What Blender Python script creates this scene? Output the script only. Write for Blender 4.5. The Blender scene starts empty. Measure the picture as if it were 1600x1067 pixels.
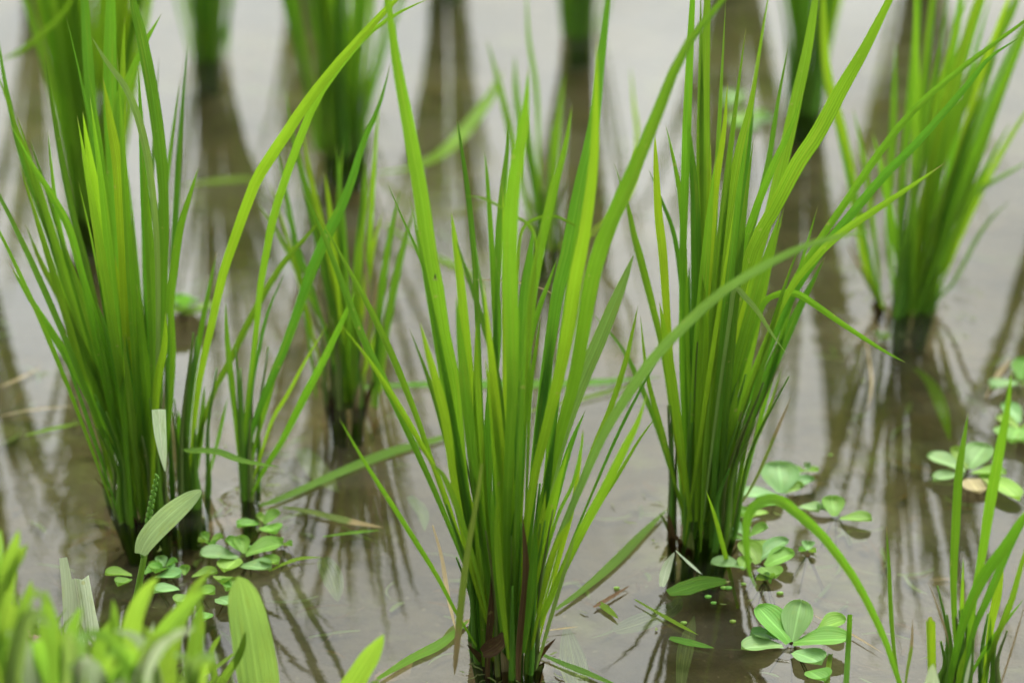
import bpy, bmesh, math, random
from mathutils import Vector, Matrix, noise
sc = bpy.context.scene
C = sc.collection
rnd = random.Random(7)
R = math.radians

# ------------------------------------------------------------------ camera
H, PITCH, FPX = 0.85, R(23.6), 4444.0          # camera height, downward pitch, focal length in photo pixels
cd = bpy.data.cameras.new('camera'); cam = bpy.data.objects.new('camera', cd); C.objects.link(cam)
cam.location = (0, 0, H); cam.rotation_euler = (R(90) - PITCH, 0, 0)
cd.sensor_width = 36; cd.lens = 100; cd.clip_start = 0.05; cd.clip_end = 400
cd.dof.use_dof = True; cd.dof.focus_distance = 1.70; cd.dof.aperture_fstop = 4.6; cd.dof.aperture_blades = 0
sc.camera = cam

# ------------------------------------------------------------------ sky and light (bright overcast)
W = bpy.data.worlds.new('World'); sc.world = W; W.use_nodes = True
nt = W.node_tree; N = nt.nodes; Lk = nt.links
for n in list(N): N.remove(n)
out = N.new('ShaderNodeOutputWorld'); bg = N.new('ShaderNodeBackground')
sky = N.new('ShaderNodeTexSky'); sky.sky_type = 'NISHITA'; sky.sun_disc = False
sky.sun_elevation = R(60); sky.sun_rotation = R(20); sky.dust_density = 5; sky.air_density = 1.0; sky.ozone_density = 1
hs = N.new('ShaderNodeHueSaturation'); hs.inputs['Saturation'].default_value = 0.2
tc = N.new('ShaderNodeTexCoord'); cl = N.new('ShaderNodeTexNoise'); cl.inputs['Scale'].default_value = 6.0; cl.inputs['Detail'].default_value = 5
cr = N.new('ShaderNodeMapRange'); cr.inputs['From Min'].default_value = .3; cr.inputs['From Max'].default_value = .7
cr.inputs['To Min'].default_value = .74; cr.inputs['To Max'].default_value = 1.38
mx = N.new('ShaderNodeMix'); mx.data_type = 'RGBA'; mx.blend_type = 'MULTIPLY'; mx.inputs[0].default_value = 1
Lk.new(sky.outputs[0], hs.inputs['Color']); Lk.new(tc.outputs['Generated'], cl.inputs['Vector']); Lk.new(cl.outputs[0], cr.inputs[0])
Lk.new(hs.outputs[0], mx.inputs[6]); Lk.new(cr.outputs[0], mx.inputs[7]); mt_ = N.new('ShaderNodeMix'); mt_.data_type = 'RGBA'; mt_.blend_type = 'MULTIPLY'; mt_.inputs[0].default_value = 1; mt_.inputs[7].default_value = (.985, 1.015, .955, 1)
Lk.new(mx.outputs[2], mt_.inputs[6]); Lk.new(mt_.outputs[2], bg.inputs[0]); Lk.new(bg.outputs[0], out.inputs[0])
bg.inputs[1].default_value = 0.15
sd = bpy.data.lights.new('sun', 'SUN'); sd.energy = .7; sd.angle = R(40); sd.color = (1, .96, .88)
sun = bpy.data.objects.new('sun', sd); C.objects.link(sun)
az = R(20); el = R(60)
sdir = Vector((math.sin(az) * math.cos(el), math.cos(az) * math.cos(el), math.sin(el)))
sun.rotation_euler = sdir.to_track_quat('Z', 'Y').to_euler()
sc.view_settings.view_transform = 'Standard'; sc.view_settings.look = 'None'; sc.view_settings.gamma = 1
sc.view_settings.exposure = 1.55
sc.cycles.transparent_max_bounces = 24; sc.cycles.max_bounces = 10; sc.cycles.transmission_bounces = 8; sc.cycles.diffuse_bounces = 5

# ------------------------------------------------------------------ projection helpers (photo pixel -> place)
def ray(u, v):
    x = (u - 800) / FPX; y = -(v - 533.5) / FPX
    s, c = math.sin(PITCH), math.cos(PITCH)
    return Vector((x, c + y * s, -s + y * c))
def ground(u, v, z=0.0):
    d = ray(u, v); return Vector((0, 0, H)) + d * ((z - H) / d.z)
def onY(u, v, Y):
    d = ray(u, v); return Vector((0, 0, H)) + d * (Y / d.y)
def zdepth(p):
    return p.y * math.cos(PITCH) - (p.z - H) * math.sin(PITCH)
def px2m(px, p): return px / FPX * zdepth(p)

# ------------------------------------------------------------------ object helpers
def thing(name, label, cat, loc=(0, 0, 0), group=None):
    o = bpy.data.objects.new(name, None); C.objects.link(o); o.location = loc
    o.empty_display_size = .02
    o['label'] = label; o['category'] = cat
    if group: o['group'] = group
    return o
def tag(o, label, cat, group=None):
    o['label'] = label; o['category'] = cat
    if group: o['group'] = group
    return o
def mesh(name, verts, faces, mat, parent=None, uvs=None, smooth=True):
    me = bpy.data.meshes.new(name)
    off = Vector(parent.location) if parent and parent.parent is None else Vector((0, 0, 0))
    if parent and parent.parent is not None: off = Vector(parent.parent.location)
    me.from_pydata([tuple(Vector(v) - off) for v in verts], [], faces)
    if uvs:
        ul = me.uv_layers.new(name='UVMap')
        for l in me.loops: ul.data[l.index].uv = uvs[l.vertex_index]
    if smooth:
        for p in me.polygons: p.use_smooth = True
    me.materials.append(mat)
    o = bpy.data.objects.new(name, me); C.objects.link(o)
    if parent: o.parent = parent
    return o
def rooted(o):
    """move the origin of a one-mesh thing to the middle of its mesh"""
    vs = o.data.vertices; c = Vector((0, 0, 0))
    for v in vs: c += v.co
    c /= len(vs)
    o.data.transform(Matrix.Translation(-c)); o.location = c
    return o

# ------------------------------------------------------------------ materials
def mat_new(name):
    m = bpy.data.materials.new(name); m.use_nodes = True
    for n in list(m.node_tree.nodes): m.node_tree.nodes.remove(n)
    return m, m.node_tree.nodes, m.node_tree.links
def mnode(N_, L_, op, a, b=None):
    n = N_.new('ShaderNodeMath'); n.operation = op
    for i, s in enumerate((a, b)):
        if s is None: continue
        if isinstance(s, (int, float)): n.inputs[i].default_value = s
        else: L_.new(s, n.inputs[i])
    return n.outputs[0]
def mixc(N_, L_, f, a, b, mode='MIX'):
    n = N_.new('ShaderNodeMix'); n.data_type = 'RGBA'; n.blend_type = mode
    for i, s in ((0, f), (6, a), (7, b)):
        if isinstance(s, (int, float)): n.inputs[i].default_value = s
        elif isinstance(s, tuple): n.inputs[i].default_value = s + (1,)
        else: L_.new(s, n.inputs[i])
    return n.outputs[2]
def leaf_mat(name, col, tcol, trans=.45, rough=.42, dry=None, veins=6, spots=.5, huevar=.012, valvar=.35, tipcol=(.42, .33, .14), amp=.17, streak=.8, bstr=.6):
    m, N_, L_ = mat_new(name)
    o = N_.new('ShaderNodeOutputMaterial'); uv = N_.new('ShaderNodeUVMap'); uv.uv_map = 'UVMap'
    sp = N_.new('ShaderNodeSeparateXYZ'); L_.new(uv.outputs[0], sp.inputs[0])
    u, v = sp.outputs[0], sp.outputs[1]
    oi = N_.new('ShaderNodeObjectInfo'); rn = oi.outputs['Random']
    tcn = N_.new('ShaderNodeTexCoord')
    s1 = mnode(N_, L_, 'SINE', mnode(N_, L_, 'MULTIPLY', u, veins * 6.283))
    s2 = mnode(N_, L_, 'SINE', mnode(N_, L_, 'MULTIPLY', u, veins * 2.7 * 6.283))
    stripe = mnode(N_, L_, 'ADD', mnode(N_, L_, 'MULTIPLY', s1, .6), mnode(N_, L_, 'MULTIPLY', s2, .4))
    # midrib: narrow paler line
    mid = mnode(N_, L_, 'SUBTRACT', 1.0, mnode(N_, L_, 'MULTIPLY', mnode(N_, L_, 'ABSOLUTE', mnode(N_, L_, 'SUBTRACT', u, .5)), 16.0))
    mid = mnode(N_, L_, 'MAXIMUM', mid, 0.0)
    n1 = N_.new('ShaderNodeTexNoise'); n1.inputs['Scale'].default_value = 22; n1.inputs['Detail'].default_value = 4; L_.new(tcn.outputs['Object'], n1.inputs['Vector'])
    mp = N_.new('ShaderNodeMapping'); mp.inputs['Scale'].default_value = (60, 3, 1); L_.new(uv.outputs[0], mp.inputs['Vector'])
    n2 = N_.new('ShaderNodeTexNoise'); n2.inputs['Scale'].default_value = 1.0; n2.inputs['Detail'].default_value = 3; L_.new(mp.outputs[0], n2.inputs['Vector'])
    val = mnode(N_, L_, 'ADD', 1 - valvar / 2, mnode(N_, L_, 'MULTIPLY', rn, valvar))
    val = mnode(N_, L_, 'ADD', val, mnode(N_, L_, 'MULTIPLY', stripe, amp))
    val = mnode(N_, L_, 'ADD', val, mnode(N_, L_, 'MULTIPLY', mnode(N_, L_, 'SUBTRACT', n2.outputs[0], .5), streak))
    val = mnode(N_, L_, 'ADD', val, mnode(N_, L_, 'MULTIPLY', mnode(N_, L_, 'SUBTRACT', n1.outputs[0], .5), .5))
    hv = N_.new('ShaderNodeHueSaturation')
    r2 = mnode(N_, L_, 'FRACT', mnode(N_, L_, 'MULTIPLY', rn, 17.31))
    L_.new(mnode(N_, L_, 'ADD', .5 - huevar, mnode(N_, L_, 'MULTIPLY', r2, 2 * huevar)), hv.inputs['Hue']); L_.new(val, hv.inputs['Value'])
    c = mixc(N_, L_, mnode(N_, L_, 'MULTIPLY', mid, .6), col, tuple(min(1, x * 1.8 + .02) for x in col))
    L_.new(c, hv.inputs['Color']); base = hv.outputs[0]
    hv2 = N_.new('ShaderNodeHueSaturation'); hv2.inputs['Color'].default_value = tcol + (1,)
    L_.new(hv.inputs['Hue'].links[0].from_socket, hv2.inputs['Hue']); L_.new(val, hv2.inputs['Value'])
    tr = hv2.outputs[0]
    # yellowing patches of age
    n3 = N_.new('ShaderNodeTexNoise'); n3.inputs['Scale'].default_value = 1; n3.inputs['Detail'].default_value = 3
    mp3 = N_.new('ShaderNodeMapping'); mp3.inputs['Scale'].default_value = (5, 5, 1); L_.new(uv.outputs[0], mp3.inputs['Vector'])
    cb = N_.new('ShaderNodeCombineXYZ'); L_.new(mnode(N_, L_, 'MULTIPLY', rn, 40.0), cb.inputs[2]); va = N_.new('ShaderNodeVectorMath'); va.operation = 'ADD'
    L_.new(mp3.outputs[0], va.inputs[0]); L_.new(cb.outputs[0], va.inputs[1]); L_.new(va.outputs[0], n3.inputs['Vector'])
    ag = N_.new('ShaderNodeMapRange'); ag.inputs['From Min'].default_value = .56; ag.inputs['From Max'].default_value = .72; ag.inputs['To Max'].default_value = .3 * spots * 2; L_.new(n3.outputs[0], ag.inputs[0])
    base = mixc(N_, L_, ag.outputs[0], base, (.22, .26, .035)); tr = mixc(N_, L_, ag.outputs[0], tr, (.34, .40, .03))
    # yellow specks of wear
    vo = N_.new('ShaderNodeTexNoise'); vo.inputs['Scale'].default_value = 170; vo.inputs['Detail'].default_value = 1; L_.new(tcn.outputs['Object'], vo.inputs['Vector'])
    sk = N_.new('ShaderNodeMapRange'); sk.inputs['From Min'].default_value = .74; sk.inputs['From Max'].default_value = .80; L_.new(vo.outputs[0], sk.inputs[0])
    f = mnode(N_, L_, 'MULTIPLY', sk.outputs[0], spots)
    base = mixc(N_, L_, f, base, (.38, .36, .10)); tr = mixc(N_, L_, f, tr, (.3, .3, .08))
    if dry is not None:
        dr = N_.new('ShaderNodeMapRange'); dr.inputs['From Min'].default_value = dry - .02; dr.inputs['From Max'].default_value = dry + .03
        L_.new(mnode(N_, L_, 'ADD', v, mnode(N_, L_, 'MULTIPLY', mnode(N_, L_, 'SUBTRACT', n2.outputs[0], .5), .12)), dr.inputs[0])
        base = mixc(N_, L_, dr.outputs[0], base, tipcol); tr = mixc(N_, L_, dr.outputs[0], tr, tuple(x * .6 for x in tipcol))
    bp = N_.new('ShaderNodeBump'); bp.inputs['Strength'].default_value = bstr; bp.inputs['Distance'].default_value = .0008
    L_.new(mnode(N_, L_, 'ADD', stripe, mnode(N_, L_, 'MULTIPLY', n2.outputs[0], 1.2)), bp.inputs['Height'])
    pb = N_.new('ShaderNodeBsdfPrincipled'); pb.inputs['Roughness'].default_value = rough; pb.inputs['Specular IOR Level'].default_value = .25
    L_.new(base, pb.inputs['Base Color']); L_.new(bp.outputs[0], pb.inputs['Normal'])
    tb = N_.new('ShaderNodeBsdfTranslucent'); L_.new(tr, tb.inputs[0]); L_.new(bp.outputs[0], tb.inputs['Normal'])
    ms = N_.new('ShaderNodeMixShader'); ms.inputs[0].default_value = trans
    L_.new(pb.outputs[0], ms.inputs[1]); L_.new(tb.outputs[0], ms.inputs[2]); L_.new(ms.outputs[0], o.inputs[0])
    return m
M = {}
M['g'] = leaf_mat('rice_leaf_green', (.088, .205, .014), (.175, .37, .014), dry=.985)
M['y'] = leaf_mat('rice_leaf_yellow_green', (.125, .255, .014), (.27, .46, .015), trans=.5, dry=.985)
M['d'] = leaf_mat('rice_leaf_deep_green', (.062, .172, .014), (.118, .30, .013), trans=.38, dry=.985)
M['b'] = leaf_mat('rice_leaf_bluish', (.20, .34, .08), (.20, .36, .045), trans=.3, rough=.5)
M['p'] = leaf_mat('leaf_pale_back', (.60, .70, .46), (.40, .5, .26), trans=.25, rough=.6, amp=.05)
M['t'] = leaf_mat('rice_leaf_dry_tip', (.088, .205, .014), (.175, .37, .014), dry=.95)
M['o'] = leaf_mat('rice_leaf_half_dry', (.12, .17, .03), (.17, .24, .03), dry=.66, tipcol=(.33, .26, .12))
M['s'] = leaf_mat('straw', (.34, .28, .15), (.26, .20, .10), trans=.25, rough=.7, spots=.2)
M['r'] = leaf_mat('dead_sheath', (.085, .050, .018), (.05, .03, .01), trans=.15, rough=.75, spots=.3, valvar=.8)
M['stem'] = leaf_mat('rice_stem', (.11, .26, .022), (.14, .30, .02), trans=.3, veins=6, spots=.6)
M['stemd'] = leaf_mat('rice_stem_aged', (.12, .17, .04), (.10, .14, .02), trans=.2, veins=6, spots=.8, valvar=.6)
M['w'] = leaf_mat('water_lettuce_leaf', (.15, .30, .045), (.19, .37, .04), trans=.32, rough=.5, veins=4, amp=.04, streak=.3, bstr=.2, spots=.35, huevar=.02, valvar=.35)
M['w2'] = leaf_mat('water_lettuce_blue_leaf', (.145, .28, .09), (.16, .30, .06), trans=.25, rough=.45, veins=4, amp=.04, streak=.3, bstr=.2, spots=.35, huevar=.015)
M['grass'] = leaf_mat('bank_grass', (.16, .30, .04), (.26, .44, .035), trans=.42, amp=.05, streak=.3, veins=5, valvar=.6)
M['grassp'] = leaf_mat('bank_grass_pale', (.55, .62, .42), (.36, .46, .24), trans=.32, rough=.6, veins=6, amp=.05, streak=.4)
M['grassm'] = leaf_mat('bank_grass_mid', (.20, .34, .09), (.26, .42, .07), trans=.35, amp=.06, veins=6)
M['grasss'] = leaf_mat('seed_stalk_leaf', (.40, .56, .26), (.30, .44, .16), trans=.35, rough=.6, veins=6, amp=.04, streak=.3)
M['sub'] = leaf_mat('sunken_leaf', (.12, .17, .06), (.08, .11, .03), trans=.2, rough=.8)

def mud_material():
    m, N_, L_ = mat_new('paddy_mud'); o = N_.new('ShaderNodeOutputMaterial'); tcn = N_.new('ShaderNodeTexCoord')
    def nz(s, d=6, rg=.6):
        n = N_.new('ShaderNodeTexNoise'); n.inputs['Scale'].default_value = s; n.inputs['Detail'].default_value = d; n.inputs['Roughness'].default_value = rg
        L_.new(tcn.outputs['Object'], n.inputs['Vector']); return n
    a = nz(7); b = nz(40); c = nz(220, 3)
    r1 = N_.new('ShaderNodeValToRGB'); e = r1.color_ramp.elements
    e[0].position = .3; e[0].color = (.020, .014, .004, 1); e[1].position = .72; e[1].color = (.10, .072, .028, 1)
    n = r1.color_ramp.elements.new(.5); n.color = (.048, .036, .013, 1)
    s = mnode(N_, L_, 'ADD', mnode(N_, L_, 'MULTIPLY', a.outputs[0], .55), mnode(N_, L_, 'MULTIPLY', b.outputs[0], .45)); L_.new(s, r1.inputs[0])
    gr = N_.new('ShaderNodeMapRange'); gr.inputs['From Min'].default_value = .56; gr.inputs['From Max'].default_value = .7
    L_.new(nz(16, 4).outputs[0], gr.inputs[0])
    col = mixc(N_, L_, mnode(N_, L_, 'MULTIPLY', gr.outputs[0], .5), r1.outputs[0], (.11, .13, .035))
    fl = N_.new('ShaderNodeMapRange'); fl.inputs['From Min'].default_value = .66; fl.inputs['From Max'].default_value = .72; L_.new(c.outputs[0], fl.inputs[0])
    col = mixc(N_, L_, mnode(N_, L_, 'MULTIPLY', fl.outputs[0], .6), col, (.17, .155, .09))
    bp = N_.new('ShaderNodeBump'); bp.inputs['Strength'].default_value = .7; bp.inputs['Distance'].default_value = .01; L_.new(b.outputs[0], bp.inputs['Height'])
    pb = N_.new('ShaderNodeBsdfPrincipled'); pb.inputs['Roughness'].default_value = .9; L_.new(col, pb.inputs['Base Color']); L_.new(bp.outputs[0], pb.inputs['Normal'])
    L_.new(pb.outputs[0], o.inputs[0]); return m
M['mud'] = mud_material()

def water_material(rings):
    m, N_, L_ = mat_new('paddy_water'); o = N_.new('ShaderNodeOutputMaterial'); tcn = N_.new('ShaderNodeTexCoord')
    def nz(s, d, sx=1, sy=1):
        mp = N_.new('ShaderNodeMapping'); mp.inputs['Scale'].default_value = (s * sx, s * sy, s); L_.new(tcn.outputs['Object'], mp.inputs['Vector'])
        n = N_.new('ShaderNodeTexNoise'); n.inputs['Scale'].default_value = 1; n.inputs['Detail'].default_value = d; L_.new(mp.outputs[0], n.inputs['Vector']); return n.outputs[0]
    h = mnode(N_, L_, 'ADD', mnode(N_, L_, 'MULTIPLY', nz(7, 2, 1, 1.5), .00032), mnode(N_, L_, 'MULTIPLY', nz(38, 2, .8, 1.4), .00006))
    geo = tcn.outputs['Object']
    for (x, y, r0, amp) in rings:        # the water film climbing up where stems enter it, with faint rings
        vd = N_.new('ShaderNodeVectorMath'); vd.operation = 'DISTANCE'; L_.new(geo, vd.inputs[0]); vd.inputs[1].default_value = (x, y, 0)
        dist = vd.outputs['Value']
        e = mnode(N_, L_, 'EXPONENT', mnode(N_, L_, 'MULTIPLY', mnode(N_, L_, 'MAXIMUM', mnode(N_, L_, 'SUBTRACT', dist, r0), 0.0), -22.0))
        mn = mnode(N_, L_, 'EXPONENT', mnode(N_, L_, 'MULTIPLY', mnode(N_, L_, 'MAXIMUM', mnode(N_, L_, 'SUBTRACT', dist, r0 * .85), 0.0), -300.0))
        h = mnode(N_, L_, 'ADD', h, mnode(N_, L_, 'MULTIPLY', mn, .0007))
        w = mnode(N_, L_, 'SINE', mnode(N_, L_, 'MULTIPLY', dist, 330.0))
        h = mnode(N_, L_, 'ADD', h, mnode(N_, L_, 'MULTIPLY', mnode(N_, L_, 'MULTIPLY', e, w), amp))
    bp = N_.new('ShaderNodeBump'); bp.inputs['Strength'].default_value = 1; bp.inputs['Distance'].default_value = 1
    L_.new(h, bp.inputs['Height'])
    fr = N_.new('ShaderNodeFresnel'); fr.inputs[0].default_value = 1.37; L_.new(bp.outputs[0], fr.inputs['Normal'])
    gl = N_.new('ShaderNodeBsdfGlossy'); gl.inputs['Roughness'].default_value = .012; gl.inputs[0].default_value = (1, 1, 1, 1); L_.new(bp.outputs[0], gl.inputs['Normal'])
    tp = N_.new('ShaderNodeBsdfTransparent'); tp.inputs[0].default_value = (.78, .77, .66, 1)
    ms = N_.new('ShaderNodeMixShader'); L_.new(fr.outputs[0], ms.inputs[0]); L_.new(tp.outputs[0], ms.inputs[1]); L_.new(gl.outputs[0], ms.inputs[2])
    # fine silt film: very thin diffuse layer in drifting patches
    df = N_.new('ShaderNodeBsdfDiffuse'); df.inputs[0].default_value = (.38, .35, .27, 1)
    ff = N_.new('ShaderNodeMapRange'); ff.inputs['From Min'].default_value = .45; ff.inputs['From Max'].default_value = .7; ff.inputs['To Min'].default_value = .0; ff.inputs['To Max'].default_value = .045
    L_.new(nz(9, 6, .6, 1.6), ff.inputs[0])
    m2 = N_.new('ShaderNodeMixShader'); L_.new(ff.outputs[0], m2.inputs[0]); L_.new(ms.outputs[0], m2.inputs[1]); L_.new(df.outputs[0], m2.inputs[2])
    L_.new(m2.outputs[0], o.inputs[0]); return m

def soil_material():
    m, N_, L_ = mat_new('bank_soil'); o = N_.new('ShaderNodeOutputMaterial'); tcn = N_.new('ShaderNodeTexCoord')
    n = N_.new('ShaderNodeTexNoise'); n.inputs['Scale'].default_value = 45; n.inputs['Detail'].default_value = 8; L_.new(tcn.outputs['Object'], n.inputs['Vector'])
    r1 = N_.new('ShaderNodeValToRGB'); e = r1.color_ramp.elements
    e[0].position = .35; e[0].color = (.045, .03, .015, 1); e[1].position = .7; e[1].color = (.2, .14, .075, 1); L_.new(n.outputs[0], r1.inputs[0])
    bp = N_.new('ShaderNodeBump'); bp.inputs['Distance'].default_value = .01; L_.new(n.outputs[0], bp.inputs['Height'])
    pb = N_.new('ShaderNodeBsdfPrincipled'); pb.inputs['Roughness'].default_value = .85; L_.new(r1.outputs[0], pb.inputs['Base Color']); L_.new(bp.outputs[0], pb.inputs['Normal'])
    L_.new(pb.outputs[0], o.inputs[0]); return m
M['soil'] = soil_material()

# ------------------------------------------------------------------ where the rice hills stand (photo pixels at the waterline)
BASE = dict(front=(800, 1030), left=(238, 795), side=(385, 775), right=(1085, 835), mid=(545, 628), farright=(1412, 482),
            tall=(537, 232), topleft=(322, 92), topmid=(905, 52), topright=(1262, 172), behindleft=(150, 335), small=(850, 390),
            corner=(1515, 1095), rim1=(700, -45), rim2=(1150, -80), edge=(-75, 300), rim3=(1440, -70), rim4=(470, -120), rim5=(60, -60), rimright=(1680, 250))
GP = {k: ground(*v) for k, v in BASE.items()}

# ------------------------------------------------------------------ setting: water, mud bed, soil bank
DEPTH = -0.045
def grid_sheet(name, x0, x1, y0, y1, nx, ny, f, mat):
    vs, fs = [], []
    for j in range(ny + 1):
        for i in range(nx + 1):
            x = x0 + (x1 - x0) * i / nx; y = y0 + (y1 - y0) * j / ny
            vs.append((x, y, f(x, y)))
    for j in range(ny):
        for i in range(nx):
            a = j * (nx + 1) + i; fs.append((a, a + 1, a + nx + 2, a + nx + 1))
    return mesh(name, vs, fs, mat)
mud = bpy.data.meshes.new('mud')
def mudz(x, y):
    z = DEPTH + noise.noise(Vector((x * 6, y * 6, 0))) * .012 + noise.noise(Vector((x * 22, y * 22, 3))) * .006
    for p in GP.values():
        d = (x - p.x) ** 2 + (y - p.y) ** 2
        if d < .02: z += .014 * math.exp(-d / .0018)
    return min(z, -.012)
o = grid_sheet('mud_bed', -1.6, 1.6, .9, 4.4, 150, 160, mudz, M['mud']); o['kind'] = 'structure'
# wide sheet beyond, a little lower, out to the horizon
o = mesh('far_mud_bed', [(-120, -60, -.075), (120, -60, -.075), (120, 200, -.075), (-120, 200, -.075)], [(0, 1, 2, 3)], M['mud']); o['kind'] = 'structure'
rings = [(GP[k].x, GP[k].y, r, a) for k, r, a in (('front', .024, .00004), ('right', .024, .00007), ('left', .024, .00004), ('side', .015, .00003), ('farright', .024, .00004))]
rr = ground(1240, 1010); rings.append((rr.x, rr.y, .02, .00003))
M['water'] = water_material(rings)
o = mesh('water', [(-120, -60, 0), (120, -60, 0), (120, 200, 0), (-120, 200, 0)], [(0, 1, 2, 3)], M['water']); o['kind'] = 'structure'

BE = [ground(-900, 1010), ground(-200, 990), ground(60, 985), ground(300, 1068), ground(520, 1150), ground(900, 1230), ground(2400, 1250)]
def edgeY(x):
    for a, b in zip(BE, BE[1:]):
        if a.x <= x <= b.x: return a.y + (b.y - a.y) * (x - a.x) / (b.x - a.x)
    return BE[0].y if x < BE[0].x else BE[-1].y
def bankz(x, y):
    d = edgeY(x) - y + .012 * noise.noise(Vector((x * 14, y * 14, 1)))
    k = 1 / (1 + math.exp(-(x * -1 + .12) * 9)) * .75 + .25   # higher at the left
    top = .085 * k
    return -.05 + (top + .05) * max(0, min(1, (d + .03) / .16)) ** .8 + .006 * noise.noise(Vector((x * 25, y * 25, 5)))
o = grid_sheet('soil_bank', -1.5, 1.5, .35, 1.75, 130, 80, bankz, M['soil']); o['kind'] = 'structure'

# ------------------------------------------------------------------ blades and stems
def catmull(P, n):
    P = [P[0] * 2 - P[1]] + P + [P[-1] * 2 - P[-2]]
    segs = len(P) - 3; out_ = []
    for i in range(n + 1):
        s = i / n * segs; k = min(int(s), segs - 1); t = s - k
        a, b, c, d = P[k:k + 4]
        out_.append(.5 * ((2 * b) + (c - a) * t + (2 * a - 5 * b + 4 * c - d) * t * t + (3 * b - a - 3 * c + d) * t ** 3))
    return out_
def prof_rice(t):      # t: 0 base .. 1 tip
    a = .34 + .66 * min(1, t / .5) ** .9
    return a * (1 - max(0, (t - .55) / .45) ** 1.9) + .0
def prof_lance(t):
    return max(0.0, math.sin(math.pi * min(1, (t * .93 + .07)) ** .8)) ** .75
def prof_grass(t): return (.45 + .55 * min(1, t / .35) ** .7) * max(0, 1 - max(0, (t - .4) / .6) ** 2.6) ** .8
def prof_cut(t): return .85 + .15 * t
EYE = Vector((0, 0, H))
def blade_mesh(name, pts, w, mat, parent, twist=0.0, dtwist=0.0, fold=.16, prof=prof_rice, n=26, face=None, wav=.0, jag=0, cup=0):
    """leaf blade along 3-D pts (base -> tip), w metres wide at its widest"""
    pts = catmull(pts, n); vs, fs, uvs = [], [], []
    nc = 6; ph = rnd.random() * 6
    side0 = None
    for i, p in enumerate(pts):
        t = i / n
        tg = (pts[min(i + 1, n)] - pts[max(i - 1, 0)]).normalized()
        vd = (face if face is not None else (EYE - p)).normalized()
        sd_ = tg.cross(vd)
        if sd_.length < .15 and side0 is not None: sd_ = side0
        sd_.normalize()
        if side0 is not None and sd_.dot(side0) < 0: sd_ = -sd_
        side0 = sd_
        q = Matrix.Rotation(twist + dtwist * t, 3, tg)
        s = (q @ sd_).normalized(); nr = s.cross(tg).normalized()
        ww = w * prof(t)
        for c in range(nc + 1):
            k = c / nc * 2 - 1
            off = nr * (-(1 - abs(k) ** 1.3) * fold * ww * .9 + cup * ww * k * k)
            off += nr * (wav * ww * math.sin(t * 19 + ph + k * 1.5) * abs(k))
            pp = p + s * (k * ww * .5) + off
            if jag and i == n: pp += tg * (jag * rnd.uniform(-1, 1))
            vs.append(pp); uvs.append((c / nc, t))
    for i in range(n):
        for c in range(nc):
            a = i * (nc + 1) + c; fs.append((a, a + 1, a + nc + 2, a + nc + 1))
    return mesh(name, vs, fs, mat, parent, uvs)
def tube(name, pts, r0, r1, mat, parent, n=14, k=8, nodes=(), flat=1.0):
    pts = catmull(pts, n); vs, fs, uvs = [], [], []
    for i, p in enumerate(pts):
        t = i / n; tg = (pts[min(i + 1, n)] - pts[max(i - 1, 0)]).normalized()
        a = tg.orthogonal().normalized() if abs(tg.z) < .2 else Vector((1, 0, 0)).cross(tg).normalized()
        b = tg.cross(a)
        r = r0 + (r1 - r0) * t
        for nd in nodes: r *= 1 + .22 * math.exp(-((t - nd) / .03) ** 2)
        for j in range(k):
            an = j / k * 2 * math.pi
            vs.append(p + a * math.cos(an) * r * flat + b * math.sin(an) * r); uvs.append((j / k, t))
    for i in range(n):
        for j in range(k):
            fs.append((i * k + j, i * k + (j + 1) % k, (i + 1) * k + (j + 1) % k, (i + 1) * k + j))
    fs.append(tuple(range(k))[::-1]); fs.append(tuple(n * k + j for j in range(k)))
    return mesh(name, vs, fs, mat, parent, uvs)

def traced(parent, pix, wpx, mat, Y0, dyb=0.0, dyt=0.0, twist=None, tipfirst=True, **kw):
    """pix runs tip -> base in photo pixels; the blade leans dyb..dyt metres in depth from the hill's own plane"""
    pix = list(pix)[::-1] if tipfirst else list(pix)
    n = len(pix); P = []
    L = [0]
    for a, b in zip(pix, pix[1:]): L.append(L[-1] + math.hypot(a[0] - b[0], a[1] - b[1]))
    for (u, v), l in zip(pix, L):
        t = l / L[-1]; P.append(onY(u, v, Y0 + dyb + (dyt - dyb) * t ** 1.4))
    p = P[n // 2]
    if twist is None: twist = rnd.uniform(-.45, .45)
    w = px2m(wpx * .81, p) / max(.5, math.cos(twist))
    kw.setdefault('dtwist', rnd.uniform(-.35, .35)); kw.setdefault('wav', .015)
    return blade_mesh('leaf', P, w, M[mat], parent, twist=twist, **kw)

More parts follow.
